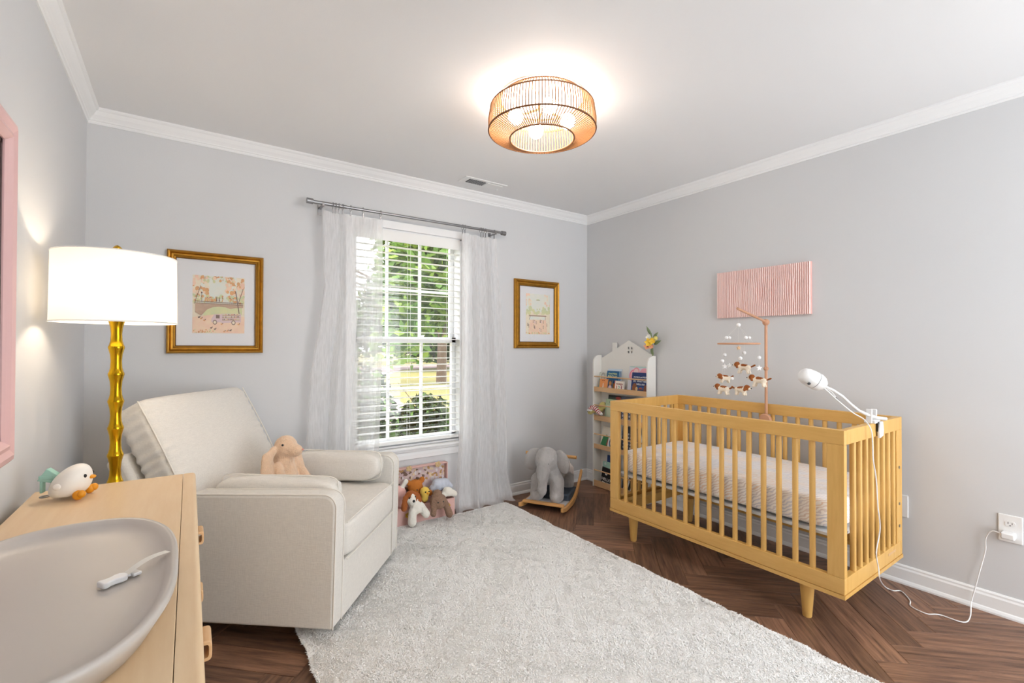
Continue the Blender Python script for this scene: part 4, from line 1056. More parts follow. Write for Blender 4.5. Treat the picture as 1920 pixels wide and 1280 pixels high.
# ================================================================== MIRROR on the left wall
mr_ = thing('wall_mirror', 'pink framed mirror on the wall above the dresser', 'mirror', (XL, 1.45, .865))
my0, my1, mz0, mz1, mw = .86, 1.842, .900, 1.828, .068
prof = [(0, 0), (0, .016), (.010, .026), (.024, .030), (.040, .024), (.052, .028), (.062, .020), (mw, .014), (mw, 0)]
cs = [(my0, mz0, 1, 1), (my1, mz0, -1, 1), (my1, mz1, -1, -1), (my0, mz1, 1, -1)]
for i in range(4):
    a, b = cs[i], cs[(i+1) % 4]
    obj('frame_side', MB().loft([[Vector((XL+h, a[0]+a[2]*d, a[1]+a[3]*d)) for d, h in prof], [Vector((XL+h, b[0]+b[2]*d, b[1]+b[3]*d)) for d, h in prof]]), 'pinkframe', mr_, smooth=False)
iy0, iy1, iz0, iz1 = my0+mw, my1-mw, mz0+mw, mz1-mw
obj('inner_border', MB().box(XL, XL+.010, iy0-.002, iy0+.012, iz0, iz1).box(XL, XL+.010, iy1-.012, iy1+.002, iz0, iz1).box(XL, XL+.010, iy0, iy1, iz0-.002, iz0+.012).box(XL, XL+.010, iy0, iy1, iz1-.012, iz1+.002), 'mirrorborder', mr_, smooth=False)
obj('mirror_glass', MB().box(XL+.001, XL+.006, iy0, iy1, iz0, iz1), 'mirror', mr_, smooth=False)
# ================================================================== BOOKSHELF on the right wall (faces -x)
sxf, sxb, sy0, sy1 = 2.949, XR-.016, 2.372, 2.967
bs = thing('bookshelf', 'white narrow bookshelf with house-shaped back and wooden ledges', 'bookshelf', ((sxf+sxb)/2, (sy0+sy1)/2, 0))
def side_prof(): return [(sxb, 0), (sxf, 0), (sxf, 1.075)] + [(sxf+.07-.07*math.cos(math.radians(a)), 1.075+.068*math.sin(math.radians(a))) for a in range(10, 91, 10)] + [(sxb, 1.143)]
for y0, y1 in ((sy0, sy0+.014), (sy1-.014, sy1)):
    obj('side_panel', MB().prism(side_prof(), y0, y1, 'y'), 'bookwhite', bs, bevel=.002, smooth=40)
def top_z(y):
    c = 2.640; return max(1.120, 1.268-abs(y-c)*.50)
ycuts = [sy0+.014, 2.600, 2.618, 2.632, 2.650, 2.772, 2.822, sy1-.014]
bk = MB(); xb0, xb1 = sxb-.008, sxb
def strip(ya, yb, z0, zt=None):
    n = 6
    for i in range(n):
        a, b = ya+(yb-ya)*i/n, ya+(yb-ya)*(i+1)/n
        bk.prism([(a, z0), (b, z0), (b, top_z(b) if zt is None else zt), (a, top_z(a) if zt is None else zt)], xb0, xb1, 'x')
strip(sy0+.014, 2.600, 0); strip(2.618, 2.632, 0); strip(2.650, 2.772, 0); strip(2.822, sy1-.014, 0)
for ya, yb in ((2.600, 2.618), (2.632, 2.650)):
    strip(ya, yb, 0, 1.163); strip(ya, yb, 1.180, 1.196); strip(ya, yb, 1.213)
bk.prism([(2.772, 0), (2.822, 0), (2.822, 1.251), (2.772, 1.251)], xb0, xb1, 'x')
obj('back_panel', bk, 'bookwhite', bs, smooth=False)
LEDGE = [(.828, .868, .957), (.577, .622, .708), (.333, .372, .457), (.006, .058, .144)]
for z0, z1, zr in LEDGE:
    obj('ledge', MB().box(sxf+.002, sxf+.012, sy0+.014, sy1-.014, z0, z1).box(sxf+.012, sxb-.008, sy0+.014, sy1-.014, z0, z0+.012), 'ledge', bs, bevel=.001, smooth=False)
    obj('rail', MB().cyl((sxf+.008, sy0+.014, zr), (sxf+.008, sy1-.014, zr), .0055, seg=10), 'ledge', bs)

def cmat(n, c, c2=None, vs=12): return mat(n, c, .5, c2=c2, vscale=vs)
def book(label, yc, row, w, h, th, col, lean=.14, xoff=0.0, decos=(), tilt=0.0, pages=True, spine=None):
    """a book leaning on the back of a ledge, cover facing the room (-x)"""
    zb = LEDGE[row][0]+.0125
    t = thing('picture_book', label, 'book', (sxf+.03+xoff, yc, zb), 'books facing out on the white shelf')
    up = Vector((math.sin(lean), 0, math.cos(lean))); ac = Vector((0, -1, 0)); out = Vector((-math.cos(lean), 0, math.sin(lean)))
    if tilt:
        q = Matrix.Rotation(tilt, 3, out); ac = q @ ac; up = q @ up
    org = Vector((sxf+.020+xoff+th, yc, zb + (abs(math.sin(tilt))*w/2 if tilt else 0)))
    T = frame(org, ac, up, out)     # x across (viewer's right), y up, z toward the room
    cm_ = cmat('cover', col) if not isinstance(col, bpy.types.Material) else col
    sp_ = cmat('spine', spine) if spine else cm_
    obj('cover', MB().box(-w/2, w/2, 0, h, th-.002, th, T).box(-w/2, w/2, 0, h, 0, .002, T), cm_, t, smooth=False)
    obj('spine', MB().box(-w/2, -w/2+.002, 0, h, .002, th-.002, T), sp_, t, smooth=False)
    obj('pages', MB().box(-w/2+.002, w/2-.002, .002, h-.002, .002, th-.002, T), 'matboard', t, smooth=False)
    for i, dd in enumerate(decos):
        z = th+.0003+.0001*i
        if dd[0] == 't': text('title', dd[1], dd[2], T @ Matrix.Translation((dd[3]*w/2, dd[4]*h, z)), cmat('ink', dd[5]), t, bold=.0004)
        elif dd[0] == 'd': obj('cover_art', MB().prism([(dd[1]*w/2+dd[3]*math.cos(a), dd[2]*h+dd[4]*math.sin(a)) for a in [2*PI*k/18 for k in range(18)]], z-.0003, z, 'z', T), cmat('art', dd[5]), t, smooth=False)
        elif dd[0] == 'p': obj('cover_art', MB().prism([(a*w/2, b*h) for a, b in dd[1]], z-.0003, z, 'z', T), cmat('art', dd[2]), t, smooth=False)
    return t
# top ledge
book('pale mint book with a grey dome drawing at the corner end of top ledge', 2.905, 0, .085, .150, .008, (214, 222, 212), xoff=.030, decos=(('d', 0, .78, .026, .034, (176, 178, 172)), ('d', 0, .74, .017, .022, (206, 210, 204))))
book('small orange book with a white fox shape on top ledge', 2.868, 0, .100, .098, .012, (240, 158, 92), decos=(('p', ((-.18, 0), (.22, 0), (.10, .35), (.06, .62), (-.06, .62), (-.08, .35)), (244, 238, 226)), ('p', ((-1, 0), (-.86, 0), (-.86, 1), (-1, 1)), (122, 176, 160)), ('d', -.15, .84, .007, .004, (190, 90, 50)), ('d', .2, .84, .007, .004, (190, 90, 50))))
book('pale blue tall book behind the blue bedtime book', 2.782, 0, .155, .186, .006, (216, 228, 238), xoff=.036)
book('blue bedtime picture book with pale green lettering', 2.778, 0, .150, .168, .012, (32, 98, 146), xoff=.020, spine=(16, 60, 110), decos=(('t', 'Good Night', .020, -.12, .86, (214, 226, 150)), ('t', 'BISCUIT', .030, -.12, .70, (220, 230, 160)), ('d', .1, .22, .03, .028, (206, 144, 70)), ('p', ((.84, 0), (.90, 0), (.90, 1), (.84, 1)), (150, 190, 214))))
book('small dark board book beside the orange fox book', 2.791, 0, .050, .092, .010, (70, 76, 96), xoff=.004, decos=(('d', 0, .3, .018, .02, (214, 190, 196)), ('d', 0, .7, .014, .018, (196, 130, 60))))
book('small white counting book with red spine', 2.690, 0, .098, .090, .014, (248, 238, 224), spine=(206, 74, 62), decos=(('t', 'NUMBERS', .017, .1, .70, (150, 70, 60)), ('t', '1', .050, -.45, .34, (190, 60, 44)), ('t', '2', .046, .05, .34, (120, 180, 160)), ('t', '3', .052, .55, .36, (150, 44, 92)), ('p', ((-1, 0), (-.86, 0), (-.86, 1), (-1, 1)), (206, 74, 62))))
book('large pastel book with pink rings standing behind the navy book', 2.505, 0, .235, .215, .008, (226, 226, 234), xoff=.030, decos=(('d', -.55, .66, .044, .05, (240, 130, 150)), ('d', -.55, .66, .034, .040, (246, 190, 196)), ('d', -.35, .80, .034, .036, (242, 160, 176)), ('d', -.35, .80, .024, .026, (248, 214, 214)), ('d', .35, .72, .05, .05, (244, 176, 190)), ('d', -.6, .62, .012, .022, (232, 70, 84)), ('p', ((-.9, .97), (.95, .97), (.95, 1), (-.9, 1)), (170, 216, 206))))
book('large navy picture book with white lettering and brown animals', 2.482, 0, .178, .168, .012, (28, 52, 110), xoff=.012, decos=(('p', ((-1, 0), (1, 0), (1, .34), (-1, .34)), (42, 84, 146)), ('t', 'MONICA and FELIX', .0155, -.05, .78, (240, 242, 246)), ('t', 'OK, WHAT NEXT', .0195, .05, .58, (240, 242, 246)), ('t', 'WELL DO', .019, .05, .44, (240, 242, 246)), ('d', -.6, .25, .024, .040, (140, 84, 50)), ('d', -.35, .22, .012, .016, (214, 180, 130)), ('d', .1, .16, .022, .024, (176, 82, 60)), ('d', .12, .12, .034, .018, (66, 72, 100)), ('d', .70, .23, .024, .036, (122, 70, 48)), ('p', ((-1, 0), (-.8, 0), (-.4, .06), (0, .02), (.5, .05), (1, 0)), (110, 62, 44))))
# second ledge
book('black framed book standing at the back of the second ledge', 2.745, 1, .205, .212, .010, (44, 44, 44), xoff=.032, lean=.10, decos=(('p', ((-.9, .05), (.9, .05), (.9, .92), (-.9, .92)), (70, 82, 66)), ('d', .1, .9, .03, .012, (180, 60, 50))))
book('sage green book with a dark title on second ledge', 2.775, 1, .165, .178, .010, (176, 198, 168), xoff=.014, lean=.10, decos=(('t', 'LITTLE', .028, 0, .86, (60, 74, 72)), ('p', ((-.8, .1), (.8, .1), (.8, .7), (-.8, .7)), (206, 216, 190))))
book('dark slate patterned book seen through the crib end', 2.600, 1, .170, .215, .010, (84, 88, 104), xoff=.014, lean=.10, decos=tuple(('d', -.7+.28*(i % 6), .12+.14*(i//6), .007, .010, (196, 198, 210)) for i in range(36)))
book('grey and cream patterned book by the shelf side on second ledge', 2.450, 1, .12, .20, .010, (206, 204, 196), xoff=.02, decos=tuple(('p', ((-.9+.3*i, .7), (-.75+.3*i, .7), (-.75+.3*i, .98), (-.9+.3*i, .98)), (120, 112, 92)) for i in range(6)))
# third ledge
book('cream alphabet book with green and red shapes on third ledge', 2.850, 2, .150, .165, .010, (238, 230, 214), tilt=-.10, xoff=.027, decos=(('p', ((-.95, .02), (.1, .02), (.3, .45), (-.2, .62), (-.7, .5)), (64, 140, 92)), ('p', ((-.1, .1), (.3, .1), (.45, .5), (.05, .45)), (176, 62, 44))))
book('white book with a blue ring on third ledge', 2.755, 2, .13, .135, .012, (242, 240, 236), tilt=-.12, xoff=.002, decos=(('d', -.2, .35, .038, .046, (52, 84, 122)), ('d', -.2, .36, .026, .034, (232, 232, 230))))
book('charcoal dotted book on third ledge behind crib slats', 2.600, 2, .17, .21, .010, (66, 72, 84), xoff=.02, decos=tuple(('d', -.7+.28*(i % 6), .2+.13*(i//6), .006, .009, (210, 210, 214)) for i in range(30)))
book('white book with black cow spots on third ledge', 2.450, 2, .11, .17, .010, (236, 234, 228), xoff=.012, decos=(('d', -.3, .2, .02, .02, (40, 36, 40)), ('d', .4, .8, .016, .02, (60, 54, 60))))
# bottom ledge
book('navy book at the back of the bottom ledge', 2.790, 3, .140, .262, .010, (30, 66, 128), xoff=.030, lean=.085, decos=(('d', .1, .72, .016, .02, (92, 140, 190)),))
book('mint book behind the black book on bottom ledge', 2.800, 3, .190, .205, .010, (170, 212, 198), xoff=.018, lean=.085, decos=(('d', -.7, .92, .012, .012, (220, 236, 228)),))
book('black book with bold white lettering on bottom ledge', 2.800, 3, .188, .150, .012, (28, 28, 30), tilt=-.07, xoff=.002, lean=.085, decos=(('t', 'HELLO,', .034, -.35, .34, (246, 246, 244)), ('t', 'MY WORLD', .030, -.02, .13, (246, 246, 244)), ('p', tuple((.45+.42*(1 if k % 2 else .5)*math.cos(2*PI*k/18), .70+.24*(1 if k % 2 else .5)*math.sin(2*PI*k/18)) for k in range(18)), (244, 244, 242)), ('d', -.45, .66, .014, .012, (244, 244, 242))))
book('black and white zigzag book on bottom ledge seen under mattress', 2.560, 3, .20, .19, .012, (34, 34, 36), xoff=.004, decos=tuple(('p', ((-.9+.36*i, .1), (-.72+.36*i, .5), (-.9+.36*i, .9), (-.78+.36*i, .9), (-.6+.36*i, .5), (-.78+.36*i, .1)), (240, 240, 238)) for i in range(5)))

# plush with striped cap on the second ledge end
pl_ = thing('striped_plush', 'small yellow plush with red striped cap leaning over second ledge', 'plush toy', (2.95, 2.925, .625))
MT['plyellow'] = mat('plush_yellow', (214, 200, 128), .95, bump=.3, bscale=200); MT['plred'] = mat('plush_red', (176, 48, 56), .95); MT['plwhite'] = mat('plush_white', (240, 238, 234), .95, bump=.4, bscale=200)
plush('head', [((2.919, 2.960, .655), (2.918, 2.962, .650), .026, .026, 0), ((3.000, 2.895, .700), (3.001, 2.893, .705), .034, .032, 0), ((2.925, 2.930, .660), (2.990, 2.900, .672), .018, .022, 0)], ['plyellow'], pl_, vox=.005, smooth_it=2)
cap = MB(); path = smooth_path([(2.919, 2.958, .668), (2.920, 2.938, .686), (2.924, 2.905, .678), (2.928, 2.868, .652), (2.930, 2.845, .642)], 5)
for i in range(len(path)-1):
    cap.m = i % 2; r = .026-.012*i/len(path); cap.tube([path[i], path[i+1]], [r, r-.0006], 10)
obj('cap', cap, ['plred', 'plwhite'], pl_)
obj('cap_brim', MB().torus((2.916, 2.960, .664), .024, .008, seg=20, sec=8), 'plwhite', pl_)
obj('pompom', MB().ell(path[-1], .013), 'plwhite', pl_)
for dy in (-.010, .010): obj('eye', MB().ell((2.894, 2.961+dy, .651), .0035), 'black', pl_)

# flowers tucked behind the shelf top
fw = thing('flower_sprig', 'yellow and peach artificial flower sprig on top of bookshelf', 'flowers', (3.02, 2.380, 1.143))
MT['petal_y'] = mat('petal_yellow', (246, 206, 70), .6, var=.1); MT['petal_p'] = mat('petal_peach', (240, 176, 140), .6, var=.1); MT['petal_w'] = mat('petal_white', (240, 240, 232), .6)
MT['fleaf'] = mat('sage_leaf', (126, 144, 104), .6, var=.15)
fo = Vector((3.020, 2.380, 1.1445))
obj('stem', MB().tube([fo, fo+Vector((-.005, 0, .06)), fo+Vector((-.01, .005, .12)), fo+Vector((-.01, .01, .18))], .006, 8), 'fleaf', fw)
def leaf(parent, base, tip, w, m):
    base, tip = Vector(base), Vector(tip); d = tip-base; n = Vector((-1, 0, 0)); s_ = d.cross(n).normalized()
    obj('leaf', MB().grid(lambda u, v: base + d*v + s_*(u-.5)*2*w*math.sin(PI*min(.98, max(.02, v**.8))) + n*(.006*math.sin(PI*v)-.006*abs(u-.5)), 5, 8), m, parent, fixn=False)
for b, t_, w in (((0, .012, .16), (-.01, .055, .235), .013), ((-.005, -.005, .13), (-.01, -.058, .185), .014), ((-.005, -.01, .09), (-.01, -.085, .12), .014), ((0, .01, .08), (-.005, .070, .105), .008), ((0, -.002, .0), (-.015, .004, .075), .014), ((-.005, .0, .02), (-.02, -.012, .085), .012)):
    leaf(fw, fo+Vector(b), fo+Vector(t_), w, 'fleaf')
def flower(parent, c, r, m, n=6, cc='petal_y', tiltv=(-1, -.3, .3)):
    c = Vector(c); ax_ = Vector(tiltv).normalized(); a_ = ax_.cross(Vector((0, 0, 1))).normalized(); b_ = ax_.cross(a_)
    for k in range(n):
        t_ = 2*PI*k/n; d = a_*math.cos(t_)+b_*math.sin(t_); s_ = ax_.cross(d)
        obj('petal', MB().grid(lambda u, v: c + d*r*v + s_*(u-.5)*r*.95*math.sin(PI*min(.97, max(.06, v**.9))) + ax_*(r*.45*v*v), 5, 6), m, parent, fixn=False)
    obj('flower_center', MB().ell(c+ax_*.006, r*.2), cc, parent)
flower(fw, fo+Vector((-.03, .008, .105)), .036, 'petal_y'); flower(fw, fo+Vector((-.028, -.022, .115)), .028, 'petal_y', 5)
flower(fw, fo+Vector((-.03, .024, .075)), .030, 'petal_p', 5, 'petal_p'); flower(fw, fo+Vector((-.03, -.012, .072)), .020, 'petal_p', 5, 'petal_p'); flower(fw, fo+Vector((-.02, .022, .145)), .024, 'petal_w', 6, 'petal_w')
obj('bud', MB().ell(fo+Vector((-.02, -.042, .138)), .017), mat('bud_yellow', (226, 210, 120), .7, var=.15, vscale=60), fw)

# ================================================================== CRIB MOBILE
mo = thing('crib_mobile', 'wooden crib mobile hung with felt balls and spotted plush puppies', 'mobile', (2.93, 1.463, .76))
px_, py_ = 2.930, 1.463
obj('pole', MB().cyl((px_, py_, .76), (px_, py_, 1.37), .0085, seg=14), 'mobilewood', mo)
obj('clamp_disc', MB().lathe([(.001, 0), (.030, .0), (.036, .006), (.036, .018), (.030, .024), (.001, .024)], (0, 0, 0), 26, frame((px_-.022, py_, .775), (0, 1, 0), (0, 0, 1), (1, 0, 0))), 'mobilewood', mo)
obj('knob', MB().ell((px_, py_, 1.369), .0205, None, 20, 12), 'mobilewood', mo)
obj('pole_joint', MB().ell((px_, py_, 1.085), .0145, None, 18, 10), 'mobilewood', mo)
hx, hy = 2.62, 1.463
obj('arm', MB().cyl((px_, py_, 1.371), (hx-.012, hy, 1.438), .0072, seg=12), 'mobilewood', mo)
obj('hoop', MB().torus((hx, hy, 1.236), .108, .0052, seg=48, sec=8), 'mobilewood', mo)
obj('hoop_bar', MB().cyl((hx, hy-.108, 1.236), (hx, hy+.108, 1.236), .004, seg=8).cyl((hx-.108, hy, 1.236), (hx+.108, hy, 1.236), .004, seg=8), 'mobilewood', mo)
MT['felt'] = mat('felt_white', (240, 240, 240), .95, bump=.2, bscale=200); MT['thread'] = mat('thread', (236, 234, 230), .8)
def ball(p, r): obj('felt_ball', MB().ell(p, r, None, 14, 9), 'felt', mo)
th_ = MB(); th_.cyl((hx, hy, 1.435), (hx, hy, 1.236), .00035, seg=4)
ball((hx, hy, 1.343), .0115)
for k, (dy, dxx) in enumerate(((.068, .02), (.046, -.05), (-.036, .05), (-.060, -.03))):
    L_ = math.hypot(dy, dxx); e = Vector((hx+dxx*.108/L_*L_/.075, hy+dy*.108/.075, 1.236)); th_.cyl((hx, hy, 1.343), e, .00035, seg=4)
    ball(Vector((hx, hy, 1.343)).lerp(e, .68), .0095)
def star(p, r, m='felt'):
    p = Vector(p); pts = [(r*(1 if k % 2 == 0 else .45)*math.sin(2*PI*k/10), r*(1 if k % 2 == 0 else .45)*math.cos(2*PI*k/10)) for k in range(10)]
    obj('star', MB().prism(pts, -.005, .005, 'z', frame(p, RV, UV, FV)), m, mo, bevel=.0015)
star((hx, hy, 1.212), .014, 'ledge')
MT['pupbrown'] = mat('puppy_brown', (150, 84, 36), .95, bump=.4, bscale=200); MT['pupwhite'] = mat('puppy_cream', (240, 228, 208), .95, bump=.4, bscale=200)
hang = [(95, 1.112, 0, 200), (165, 1.035, 1, 60), (235, 0.985, 1, 170), (305, 0.985, 1, 20), (10, 1.035, 1, 190)]
dogs = [((hx+.04, 1.455, 1.098), 1, 1.15), ((hx+.02, 1.560, 1.032), .35, .85), ((hx-.07, 1.516, .975), 1, 1.0), ((hx-.06, 1.415, .978), -1, .95), ((hx+.01, 1.352, 1.030), 1, 1.15)]
for i, (c, sgn, sc) in enumerate(dogs):
    d = Vector((0, 1, 0)) if sgn == 1 else (Vector((0, -1, 0)) if sgn == -1 else Vector((-.75, .6, 0)).normalized())
    Td = frame(c, d*sc, Vector((0, 0, 1)).cross(d)*sc, Vector((0, 0, sc)))
    dg_ = plush('plush_puppy', [((-.024, 0, 0), (.014, 0, .002), .015, .016, 1), ((-.012, 0, .006), (.006, 0, .008), .0135, .0135, 0), ((.034, 0, .016), (.036, 0, .016), .0155, .015, 0), ((.048, 0, .010), (.050, 0, .010), .009, .008, 1),
        ((.030, .013, .010), (.028, .015, .002), .007, .007, 0), ((.030, -.013, .010), (.028, -.015, .002), .007, .007, 0), ((.016, .009, -.010), (.022, .010, -.026), .007, .0075, 1), ((.016, -.009, -.010), (.022, -.010, -.026), .007, .0075, 1),
        ((-.022, .009, -.010), (-.026, .010, -.026), .007, .0075, 1), ((-.022, -.009, -.010), (-.026, -.010, -.026), .007, .0075, 1), ((-.040, 0, .006), (-.056, 0, .014), .005, .006, 0)], ['pupbrown', 'pupwhite'], mo, Td, vox=.004, fuzz=.0006, smooth_it=2)
    obj('nose', MB().ell(Td @ Vector((.059, 0, .012)), .003), 'black', dg_)
    tp = Vector((hx + (c[0]-hx)*1.2, hy + (c[1]-hy)*1.0, 1.236)); th_.cyl(Vector(c)+Vector((0, 0, .012)), tp, .00035, seg=4)
    ball(Vector(c).lerp(tp, .62 + .06*(i % 2)), .0105)
    if i in (1, 4): star(Vector(c).lerp(tp, .34), .017)
star((hx+.03, 1.535, 1.108), .015); ball((hx-.09, 1.45, 1.04), .009)
obj('threads', th_, 'thread', mo)

# ================================================================== ROCKING ELEPHANT
eo = Vector((2.33, 2.80, 0)); ef = Vector((-.86, -.51, 0)).normalized(); es_ = Vector((0, 0, 1)).cross(ef)
TE = frame(eo, ef, es_, (0, 0, 1))       # x forward, y to its left, z up
ek = thing('rocking_elephant', 'grey plush elephant rocker on curved wooden runners', 'rocking toy', tuple(eo))
for s_ in (-1, 1):
    r_out = []; n2 = 18
    for i in range(n2+1):
        t_ = i/n2; x = .215-.50*t_; z = .012+.30*max(0, t_-.45)**2*2.0 + .05*max(0, .18-t_)*2
        r_out.append((x, z))
    up_ = [(x, z+.040-.010*abs(2*i/n2-1)) for i, (x, z) in enumerate(r_out)]
    poly_ = r_out + up_[::-1]
    obj('runner', MB().prism(poly_, s_*.165-.010, s_*.165+.010, 'y', TE), 'rocker', ek, bevel=.004)
obj('front_bar', MB().box(.135, .175, -.160, .160, .050, .066, TE), 'rocker', ek, bevel=.003)
obj('foot_board', MB().box(.02, .130, -.158, .158, .048, .056, TE), mat('board_grey', (200, 200, 204), .6), ek, bevel=.002)
obj('seat_fabric', MB().box(-.20, .03, -.155, .155, .035, .105, TE), 'slate', ek, bevel=.012)
obj('handle', MB().cyl(TE @ Vector((-.012, -.205, .380)), TE @ Vector((-.012, .205, .380)), .0125, seg=14), 'rocker', ek)
plush('body', [((.02, 0, .27), (-.20, 0, .25), .105, .10, 0), ((.075, 0, .37), (.085, 0, .36), .088, .088, 0), ((.05, 0, .33), (.07, 0, .35), .085, .085, 0), ((.145, 0, .345), (.165, 0, .24), .050, .042, 0), ((.165, 0, .24), (.168, 0, .175), .040, .033, 0), ((.175, 0, .165), (.180, 0, .150), .036, .034, 0),
      ((.06, .075, .20), (.075, .078, .10), .058, .056, 0), ((.06, -.075, .20), (.075, -.078, .10), .058, .056, 0), ((.085, .078, .095), (.105, .078, .090), .050, .042, 0), ((.085, -.078, .095), (.105, -.078, .090), .050, .042, 0),
      ((-.19, .075, .20), (-.19, .078, .12), .056, .056, 0), ((-.19, -.075, .20), (-.19, -.078, .12), .056, .056, 0)], ['greyplush'], ek, TE, vox=.009, fuzz=.002)
for s_ in (-1, 1):
    Re = (rotm('X', s_*18) @ rotm('Z', s_*-22))
    obj('ear', MB().ell((0, 0, 0), (.026, .066, .090), None, 20, 14, TE @ Matrix.Translation((.058, s_*.115, .352)) @ Re.to_4x4()), 'greyplush', ek)
    obj('eye', MB().ell(TE @ Vector((.158, s_*.040, .352)), .007), 'black', ek)
    fr2 = MB(); rg_ = random.Random(5+s_)
    for i in range(26):
        b = Vector((-.03-.012*(i % 13), s_*(.10+.004*(i//13)), .335-.004*(i % 13))); fr2.tube([TE @ b, TE @ (b+Vector((-.010, s_*.022, -.03))), TE @ (b+Vector((-.014+rg_.uniform(-.01, .01), s_*.026, -.075+rg_.uniform(-.012, .012))))], [.004, .005, .0035], 5)
    obj('fringe', fr2, 'fringe', ek)
obj('blanket', MB().grid(lambda u, v: TE @ Vector((-.02-.14*u, .115*math.sin((v-.5)*PI*.95), .262+.112*math.cos((v-.5)*PI*.95))), 8, 18), 'fringe', ek)

# ================================================================== TOY TRUNK + PLUSH PILE
tk = thing('toy_trunk', 'open rose pink toy trunk with floral lined lid under window', 'trunk', (1.37, 3.05, 0))
tx0, tx1, ty0, ty1, th0 = 1.14, 1.600, 2.980, 3.120, .142
for nm, a in (('front_panel', (tx0, tx1, ty0, ty0+.008, 0, th0)), ('back_panel', (tx0, tx1, ty1-.008, ty1, 0, th0)), ('side_panel', (tx0, tx0+.008, ty0+.008, ty1-.008, 0, th0)), ('side_panel', (tx1-.008, tx1, ty0+.008, ty1-.008, 0, th0)), ('bottom_panel', (tx0+.008, tx1-.008, ty0+.008, ty1-.008, .002, .010))):
    obj(nm, MB().box(*a), 'boxpink', tk, bevel=.003, smooth=False)
def floral_mat():
    m = bpy.data.materials.new('floral_lining'); m.use_nodes = True; nt = m.node_tree; b = nt.nodes['Principled BSDF']; b.inputs['Roughness'].default_value = .8
    tc = nt.nodes.new('ShaderNodeTexCoord'); v = nt.nodes.new('ShaderNodeTexVoronoi'); v.inputs['Scale'].default_value = 62; nt.links.new(tc.outputs['Object'], v.inputs['Vector'])
    r = nt.nodes.new('ShaderNodeValToRGB'); r.color_ramp.interpolation = 'CONSTANT'; el = r.color_ramp.elements
    el[0].position = 0; el[0].color = lin((128, 104, 92)); el[1].position = .14; el[1].color = lin((214, 196, 192))
    for p, c in ((.42, (206, 182, 184)), (.58, (226, 206, 172)), (.68, (222, 216, 218)), (.80, (190, 150, 100)), (.88, (214, 190, 190))):
        e = el.new(p); e.color = lin(c)
    sep = nt.nodes.new('ShaderNodeSeparateColor'); nt.links.new(v.outputs['Color'], sep.inputs[0]); nt.links.new(sep.outputs[0], r.inputs[0]); nt.links.new(r.outputs[0], b.inputs['Base Color']); return m
lid = obj('lid', MB().box(tx0, tx1, ty1+.008, ty1+.014, th0, .372).box(tx0, tx0+.008, ty1-.03, ty1+.010, th0+.004, .372).box(tx1-.008, tx1, ty1-.03, ty1+.010, th0+.004, .372).box(tx0, tx1, ty1-.03, ty1+.010, .364, .372), 'boxpink', tk, bevel=.002, smooth=False)
obj('floral_lining', MB().box(tx0+.010, tx1-.010, ty1+.004, ty1+.007, th0, .362), floral_mat(), lid, smooth=False)
MT['brass'] = mat('brass', (206, 164, 60), .3, .9)
for x, z in ((1.545, .095), (1.245, .088)):
    cb_ = MB()
    for k in range(5): cb_.ell((x+.011*math.cos(2*PI*k/5), ty0-.003, z+.011*math.sin(2*PI*k/5)), (.008, .003, .008), None, 10, 6)
    cb_.cyl((x, ty0-.003, z-.012), (x, ty0-.003, z-.036), .003); obj('clasp', cb_, 'brass', tk)
for x in (1.30, 1.52):
    cb_ = MB()
    for k in range(5): cb_.ell((x+.014*math.cos(2*PI*k/5), ty1-.032, .366+.012*math.sin(2*PI*k/5)), (.010, .004, .010), None, 10, 6)
    obj('lid_ornament', cb_, mat('ornament', (206, 178, 130), .6), lid)
MT['lionb'] = mat('lion_brown', (196, 120, 48), .95, bump=.5, bscale=200); MT['chickc'] = mat('chick_yellow', (240, 206, 96), .95, bump=.3, bscale=200)
MT['taupe'] = mat('taupe_fur', (150, 120, 100), .95, bump=.7, bscale=180, var=.12, vscale=60); MT['bluegrey'] = mat('blue_grey_plush', (198, 204, 218), .95); MT['creamp'] = mat('cream_plush', (238, 234, 224), .95, bump=.3, bscale=200)
MT['pinkp'] = mat('pink_plush', (236, 190, 184), .95); MT['rustp'] = mat('rust_fur', (170, 96, 46), .95, bump=.5, bscale=200)
def toy(name, label, loc, blobs, mats, vox=.006, eyes=(), nose=None, nosem='black'):
    t = thing(name, label, 'plush toy', loc, 'plush toys spilling from the trunk'); T = Matrix.Translation(loc)
    b = plush('body', blobs, mats, t, T, vox=vox, fuzz=.0014)
    for e in eyes: obj('eye', MB().ell(T @ Vector(e), .005), 'black', t)
    if nose: obj('nose', MB().ell(T @ Vector(nose[:3]), nose[3]), nosem, t)
    return t
toy('plush_puppy', 'white plush puppy with rust ears hanging over trunk front', (1.265, 2.922, .022),
    [((-.020, .01, .195), (-.020, .008, .200), .042, .042, 1), ((-.025, -.02, .185), (-.025, -.028, .182), .028, .026, 0), ((-.02, -.024, .200), (-.02, -.022, .212), .018, .016, 0), ((-.060, .0, .20), (-.072, -.006, .14), .018, .022, 1), ((.022, .0, .215), (.036, -.002, .175), .014, .018, 1),
     ((.01, .015, .15), (.02, .005, .12), .040, .038, 0), ((-.012, -.005, .11), (-.018, -.012, .04), .027, .030, 0), ((.045, -.005, .135), (.080, -.012, .075), .025, .028, 0)], ['creamp', 'rustp'], eyes=((-.045, -.03, .208), (-.005, -.032, .210)), nose=(-.024, -.052, .190, .009))
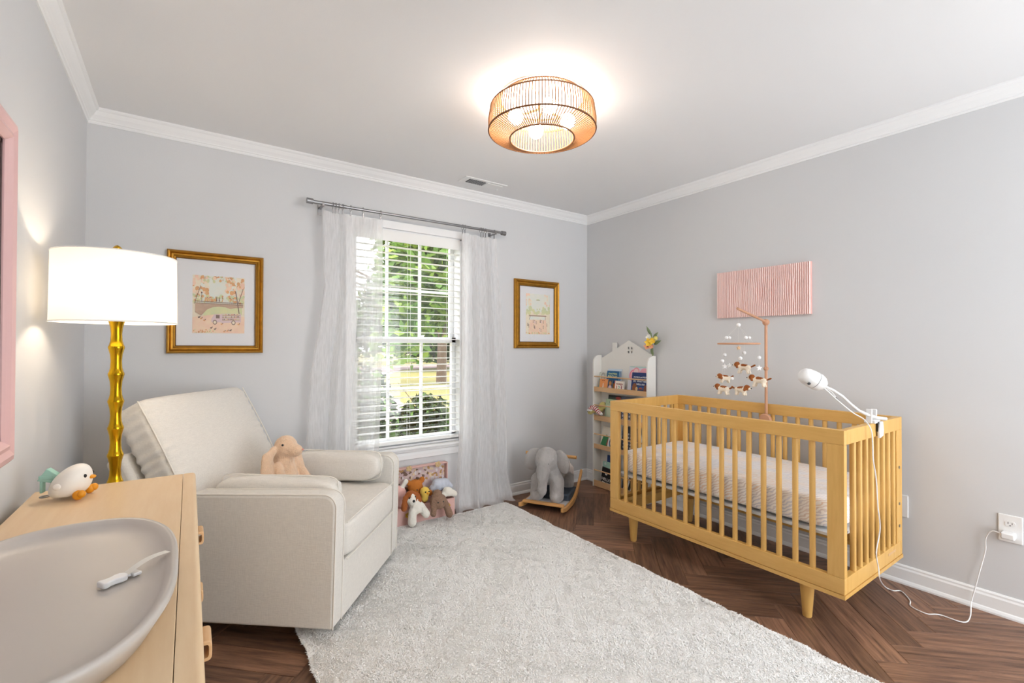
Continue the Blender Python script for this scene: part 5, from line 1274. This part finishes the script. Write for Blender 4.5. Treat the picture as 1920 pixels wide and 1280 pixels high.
toy('plush_bunny', 'brown furry plush bunny with long ears hanging over trunk front', (1.436, 2.908, .034),
    [((0, .01, .135), (.0, .015, .125), .050, .052, 0), ((.0, -.02, .115), (0, -.022, .11), .030, .028, 0), ((.035, .0, .150), (.075, -.016, .035), .018, .026, 0), ((-.035, .0, .145), (-.045, -.016, .06), .018, .022, 0), ((.01, .03, .150), (.02, .06, .158), .034, .034, 0)], ['taupe'], eyes=((.018, -.036, .135), (-.020, -.036, .135)))
toy('plush_lion', 'orange brown plush lion at the back of the trunk pile', (1.335, 3.066, .135),
    [((0, 0, .105), (.005, 0, .10), .052, .050, 0), ((.05, 0, .145), (.052, 0, .15), .020, .020, 0), ((-.05, 0, .14), (-.052, 0, .145), .018, .018, 0), ((0, 0, .05), (.04, 0, .02), .05, .05, 0), ((.075, -.02, .06), (.095, -.03, .055), .022, .022, 0)], ['lionb'], eyes=((-.01, -.058, .10),))
toy('plush_chick', 'yellow plush chick between the puppy and the brown bunny', (1.374, 2.992, .14),
    [((0, 0, .078), (0, -.003, .076), .034, .034, 0), ((0, .0, .045), (0, .0, .035), .026, .026, 0)], ['chickc'], eyes=((-.010, -.034, .086), (.016, -.033, .086)), nose=(.004, -.038, .076, .007), nosem='orange')
toy('plush_whale', 'pale blue grey plush whale lying at the trunk back', (1.522, 3.052, .165),
    [((-.025, 0, .066), (.03, 0, .064), .044, .043, 0), ((.06, 0, .05), (.075, -.005, .045), .028, .020, 0), ((-.05, 0, .05), (-.058, 0, .045), .028, .028, 0)], ['bluegrey'])
toy('plush_lamb', 'cream plush lamb resting on the trunk edge beside the curtain', (1.545, 2.998, .142),
    [((0, 0, .046), (.012, 0, .043), .034, .034, 0), ((.045, -.01, .03), (.055, -.012, .025), .024, .022, 0), ((-.03, -.01, .03), (-.04, -.012, .025), .022, .020, 0)], ['creamp'])
toy('plush_rabbit', 'pink plush rabbit with upright ear tucked behind the white puppy', (1.212, 3.056, .13),
    [((0, 0, .08), (0, 0, .09), .05, .05, 0), ((.02, -.01, .13), (.045, -.015, .165), .016, .020, 1, ((1, .5, 1), None)), ((-.02, 0, .13), (-.035, 0, .17), .014, .018, 0), ((0, 0, .03), (0, 0, .04), .05, .05, 0)], ['pinkp', 'creamp'])
